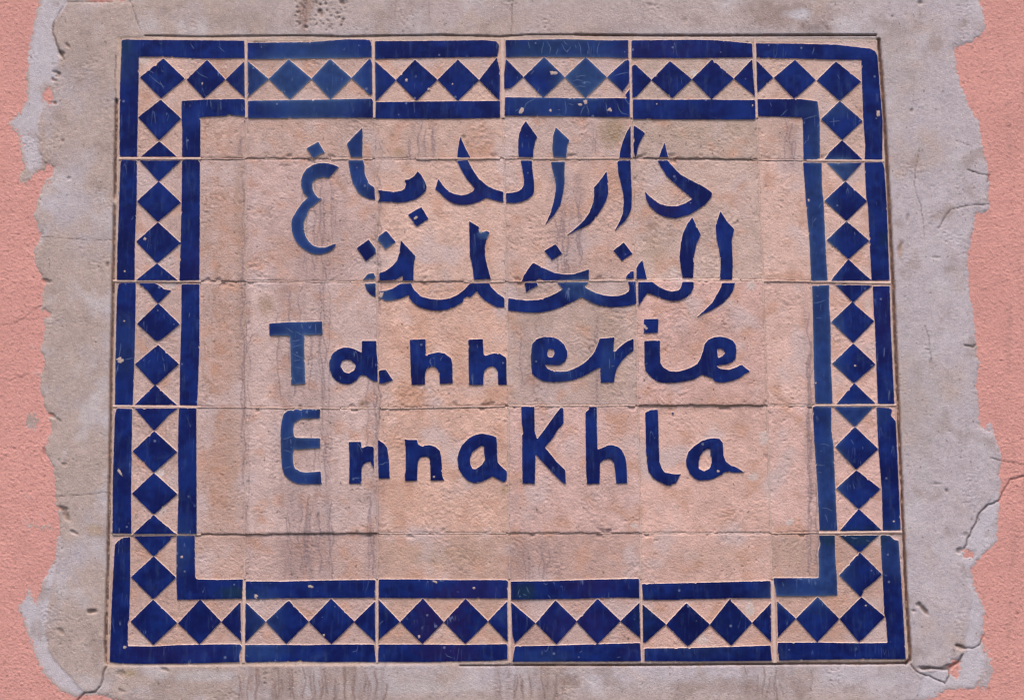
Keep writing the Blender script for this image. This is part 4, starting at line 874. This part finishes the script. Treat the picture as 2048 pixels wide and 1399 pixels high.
def fields(x, y):
    """height (mm) and albedo of the cement, height and albedo of the stucco, at photo pixels x, y"""
    n1 = fbm(x, y, 34, 4, 100); n2 = fbm(x, y, 9, 3, 104); n3 = fbm(x, y, 170, 3, 107); nf = fbm(x, y, 4.2, 2, 110)
    # ---- stucco
    sp = fbm(x, y, 9, 3, 120, .6)
    hs = .16 * sp + .25 * n1 + .16 * fbm(x, y, 4.6, 2, 124) + .26 * sst(.12, .5, fbm(x, y, 5.6, 2, 127)) + .3 * sst(.25, .5, gn(x / 4.3, y / 4.3, 2)) - .45 * sst(.28, .52, fbm(x, y, 6.5, 2, 128)) * sst(-.3, .3, n3 + n1)
    cs = np.array([.61, .285, .240])[None, :] * (1 - .22 * sst(.32, .5, fbm(x, y, 6.5, 2, 128)) + .07 * n3 + .08 * n1 + .09 * nf)[:, None]
    w = (.5 * sst(.15, .6, fbm(x, y, 240, 4, 130)))[:, None]
    cs = cs * (1 - w) + w * np.array([.50, .235, .195])
    w = (.45 * sst(.28, .5, n1 + .3 * n2) * sst(60, 0, np.minimum(np.abs(x - 80), 400)))[:, None]
    cs = cs * (1 - w) + w * np.array([.53, .34, .31])
    # grey smudge in vertical bands on the right
    w = (.35 * sst(.1, .6, gn(x / 14, y / 130, 6)) * sst(1990, 2020, x))[:, None]
    cs = cs * (1 - w) + w * np.array([.42, .215, .18])
    # ---- cement edge
    sd = sdf(x, y, OUT)
    for (bx, by, rx, ry) in BARE:
        sd = np.minimum(sd, (np.hypot((x - bx) / rx, (y - by) / ry) - 1) * min(rx, ry) + 2.5 * n2)
    q = sd + 5.5 * fbm(x, y, 24, 4, 140) + 3.0 * n2 + 2.5 * nf
    hc = -1.9 + 2.2 * sst(-14, 7, q)
    for (bx, by, rx, ry) in SMEAR:
        k = (1 - np.hypot((x - bx) / rx, (y - by) / ry)) * min(rx, ry)
        hc = np.maximum(hc, -1.9 + 2.15 * sst(-22, 14, k + 15 * fbm(x, y, 30, 4, 143) + 7 * n2 + 4 * nf))
    hs = hs - 3.0 * sst(10, 24, q)
    # second coat: a smoother layer with its own edge
    ld = sdf(x, y, LAYER) + 4 * n1 + 3 * n2
    layer = sst(-2.5, 2.5, ld)
    hc = hc + .55 * layer * sst(-2, 14, q)
    hc = hc + .22 * n1 + .10 * n2 + .11 * nf + .7 * fbm(x, y, 210, 2, 150)
    rough_ = sst(.05, .5, fbm(x, y, 75, 3, 152))
    hc = hc + .50 * rough_ * fbm(x, y, 4.8, 2, 155) - .45 * rough_ * sst(.3, .5, gn(x / 7, y / 3.6, 3))
    # ---- cement colour: lilac grey, warmer and browner where lime and dust sit
    warm = sst(-.35, .35, n3 + .35 * n1 + .55 * sst(1650, 250, x) - .32)
    warm = np.maximum(warm, .8 * sst(1350, 1400, y) * sst(1850, 1700, x)); warm = np.maximum(warm, sst(90, 40, y) * .65 * sst(1850, 1600, x) * sst(240, 420, x))
    cc = np.array([.45, .37, .375])[None, :] * (1 - warm)[:, None] + np.array([.425, .312, .270])[None, :] * warm[:, None]
    cc = cc * (1 + .13 * n1 + .12 * n2 + .14 * nf + .08 * gn(x / 2.6, y / 2.6, 3))[:, None]
    w = (sst(2.5, -2.5, ld) * sst(0, 14, sd) * .8)[:, None]
    cc = cc * (1 - w) + w * np.array([.50, .435, .455]) * (1 + .08 * n2)[:, None]
    w = (.55 * sst(.12, .5, fbm(x, y, 60, 4, 160)))[:, None]
    cc = cc * (1 - w) + w * np.array([.30, .215, .185])
    w = (.6 * sst(.05, .5, fbm(x, y, 80, 4, 165)))[:, None]
    cc = cc * (1 - w) + w * np.array([.52, .45, .455])
    for (bx, by, rx, ry, cl, s) in ((1570, 30, 90, 34, (.22, .13, .10), .45), (610, 10, 14, 60, (.30, .16, .10), .5), (480, 40, 90, 30, (.27, .19, .155), .4), (1140, 1362, 26, 14, (.24, .155, .12), .6), (260, 1345, 18, 10, (.30, .20, .10), .6), (1440, 1370, 120, 18, (.30, .20, .16), .5),
                                   (1250, 55, 60, 16, (.30, .21, .20), .4), (400, 1350, 70, 14, (.50, .44, .44), .6), (1800, 500, 6, 24, (.34, .19, .11), .6), (1600, 30, 30, 14, (.55, .50, .52), .7), (290, 640, 50, 400, (.40, .30, .27), .2), (1640, 60, 40, 12, (.20, .15, .14), .5),
                                   (900, 20, 60, 40, (.45, .345, .345), .5), (190, 1060, 20, 12, (.42, .28, .18), .6), (160, 130, 50, 60, (.34, .255, .23), .4), (200, 180, 40, 50, (.345, .255, .225), .4), (1120, 40, 120, 40, (.45, .33, .30), .5),
                                   (790, 1375, 200, 14, (.46, .39, .375), .5), (1840, 830, 60, 200, (.40, .33, .32), .4), (1790, 130, 50, 80, (.40, .32, .30), .5)):
        qq = np.hypot((x - bx) / rx, (y - by) / ry)
        w = (s * sst(1.3, .3, qq + .6 * n1 + .2 * n2))[:, None]
        cc = cc * (1 - w) + w * np.array(cl)
    m_ = (np.clip(run_mask(x, y, CRUNS, 9) * 1.9, 0, .85))[:, None]
    cc = cc * (1 - m_) + m_ * np.array([.24, .155, .135])
    # dust and rain dirt lodged along the torn edge
    w = (.45 * np.exp(-(q / 4.0) ** 2) * sst(-.2, .4, n1))[:, None]
    cc = cc * (1 - w) + w * np.array([.33, .23, .19])
    # ---- cracks, pits
    for P, wd, dp in CRACKS:
        P = np.asarray(P, float)
        s = (x > P[:, 0].min() - 12) & (x < P[:, 0].max() + 12) & (y > P[:, 1].min() - 12) & (y < P[:, 1].max() + 12)
        if not s.any(): continue
        xs, ys = x[s], y[s]
        dd = seg_dist(xs + 3.0 * fbm(xs, ys, 14, 3, 170), ys + 3.0 * fbm(xs, ys, 14, 3, 173), P, False)
        k = np.exp(-(dd / wd) ** 2)
        hc[s] -= dp * k; hs[s] -= dp * k * .8
        cc[s] = cc[s] * (1 - .75 * k[:, None]) + .75 * k[:, None] * np.array([.10, .065, .05])
        cs[s] = cs[s] * (1 - .6 * k[:, None]) + .6 * k[:, None] * np.array([.16, .08, .06])
    for (bx, by, rx, ry, a, dp) in PITS:
        dp = dp * .65
        R0 = max(rx, ry) * 2.4
        s = (np.abs(x - bx) < R0) & (np.abs(y - by) < R0)
        if not s.any(): continue
        xs, ys = x[s] - bx, y[s] - by
        u = xs * math.cos(a) + ys * math.sin(a); v = -xs * math.sin(a) + ys * math.cos(a)
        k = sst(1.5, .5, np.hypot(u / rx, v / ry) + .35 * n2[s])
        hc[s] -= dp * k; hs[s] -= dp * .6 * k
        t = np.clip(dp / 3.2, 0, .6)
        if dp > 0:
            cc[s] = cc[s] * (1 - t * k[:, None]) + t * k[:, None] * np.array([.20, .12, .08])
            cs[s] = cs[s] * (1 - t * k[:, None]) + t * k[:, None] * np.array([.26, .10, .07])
    # ---- the joint round the sign
    for P, wd, dp, br in GROOVE:
        P = np.asarray(P, float)
        s = (x > P[:, 0].min() - 14) & (x < P[:, 0].max() + 14) & (y > P[:, 1].min() - 14) & (y < P[:, 1].max() + 14)
        if not s.any(): continue
        xs, ys = x[s], y[s]
        dd = seg_dist(xs, ys, P, False) + .5 * fbm(xs, ys, 10, 2, 180)
        fil = sst(-.75, -.1, fbm(xs, ys, 70, 3, 184) + (br - .8)) if br < 1 else 1.
        k = sst(wd * .5 + 1.2, wd * .5 - .8, dd) * fil
        hc[s] = hc[s] * (1 - k) + k * (-dp)
        k = k[:, None] * br
        cc[s] = cc[s] * (1 - k) + k * np.array([.115, .060, .048]) * (1 + .5 * nf[s])[:, None]
        k = (.55 * sst(wd * .5 + 3.5, wd * .5, dd) * sst(-.1, .4, fbm(xs, ys, 16, 3, 187)))[:, None] * br
        cc[s] = cc[s] * (1 - k) + k * np.array([.26, .14, .085])
    # the bedding lip that touches the sign: lies a little under the tile faces
    ins = sdf(x, y, [corner(0, 0), corner(0, 3), corner(0, 6), corner(3, 6), corner(5, 6), corner(5, 3), corner(5, 0), corner(3, 0)])
    w = sst(-5.5, -1.5, ins)
    hc = hc * (1 - w) + w * np.minimum(hc, .25 + .3 * n2)
    w = (w * .75 * sst(-.5, .3, n1 + .4))[:, None]
    dark_ = (cc.sum(1) < .35)[:, None]
    cc = np.where(dark_, cc, cc * (1 - w) + w * np.array([.52, .36, .28]))
    return hc, np.clip(cc, .01, .9), hs, np.clip(cs, .01, .9), sd, ins, q

def sheet(name, gx, gy, h, tint, keep, mat, parent):
    sy, sx = gx.shape
    i = np.arange(sx * sy).reshape(sy, sx)
    F = np.stack([i[:-1, :-1], i[1:, :-1], i[1:, 1:], i[:-1, 1:]], -1).reshape(-1, 4)
    F = F[keep.ravel()[F].any(1)]
    used = np.zeros(sx * sy, bool); used[F.ravel()] = True
    rm = np.cumsum(used) - 1
    V = pts3(gx.ravel(), gy.ravel(), h)[used]
    return mesh_obj(name, V, rm[F], [mat], parent, tint[used])

gx, gy = np.meshgrid(np.arange(-60, 2112, 2.0), np.arange(-130, 1472, 2.0))
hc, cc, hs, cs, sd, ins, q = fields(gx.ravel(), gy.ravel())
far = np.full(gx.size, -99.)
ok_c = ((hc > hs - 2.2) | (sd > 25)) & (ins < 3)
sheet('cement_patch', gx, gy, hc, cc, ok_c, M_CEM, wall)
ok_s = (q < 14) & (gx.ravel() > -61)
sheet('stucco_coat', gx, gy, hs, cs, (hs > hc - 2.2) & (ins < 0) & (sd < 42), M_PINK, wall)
# the same stucco going on beyond the picture, coarser
for (xa, xb, ya, yb) in ((-1500, -59, -1500, 2900), (2109, 3550, -1500, 2900), (-60, 2110, -1500, -129), (-60, 2110, 1471, 2900)):
    ax, ay = np.meshgrid(np.arange(xa, xb + 1, 9.0), np.arange(ya, yb + 1, 9.0))
    x, y = ax.ravel(), ay.ravel()
    h = .8 * fbm(x, y, 34, 3, 100) + .3 * fbm(x, y, 20, 2, 120) - .2
    t = np.array([.59, .265, .228])[None, :] * (1 + .06 * fbm(x, y, 170, 3, 107))[:, None]
    sheet('stucco_field', ax, ay, h, t, np.ones(ax.size, bool), M_PINK, wall)
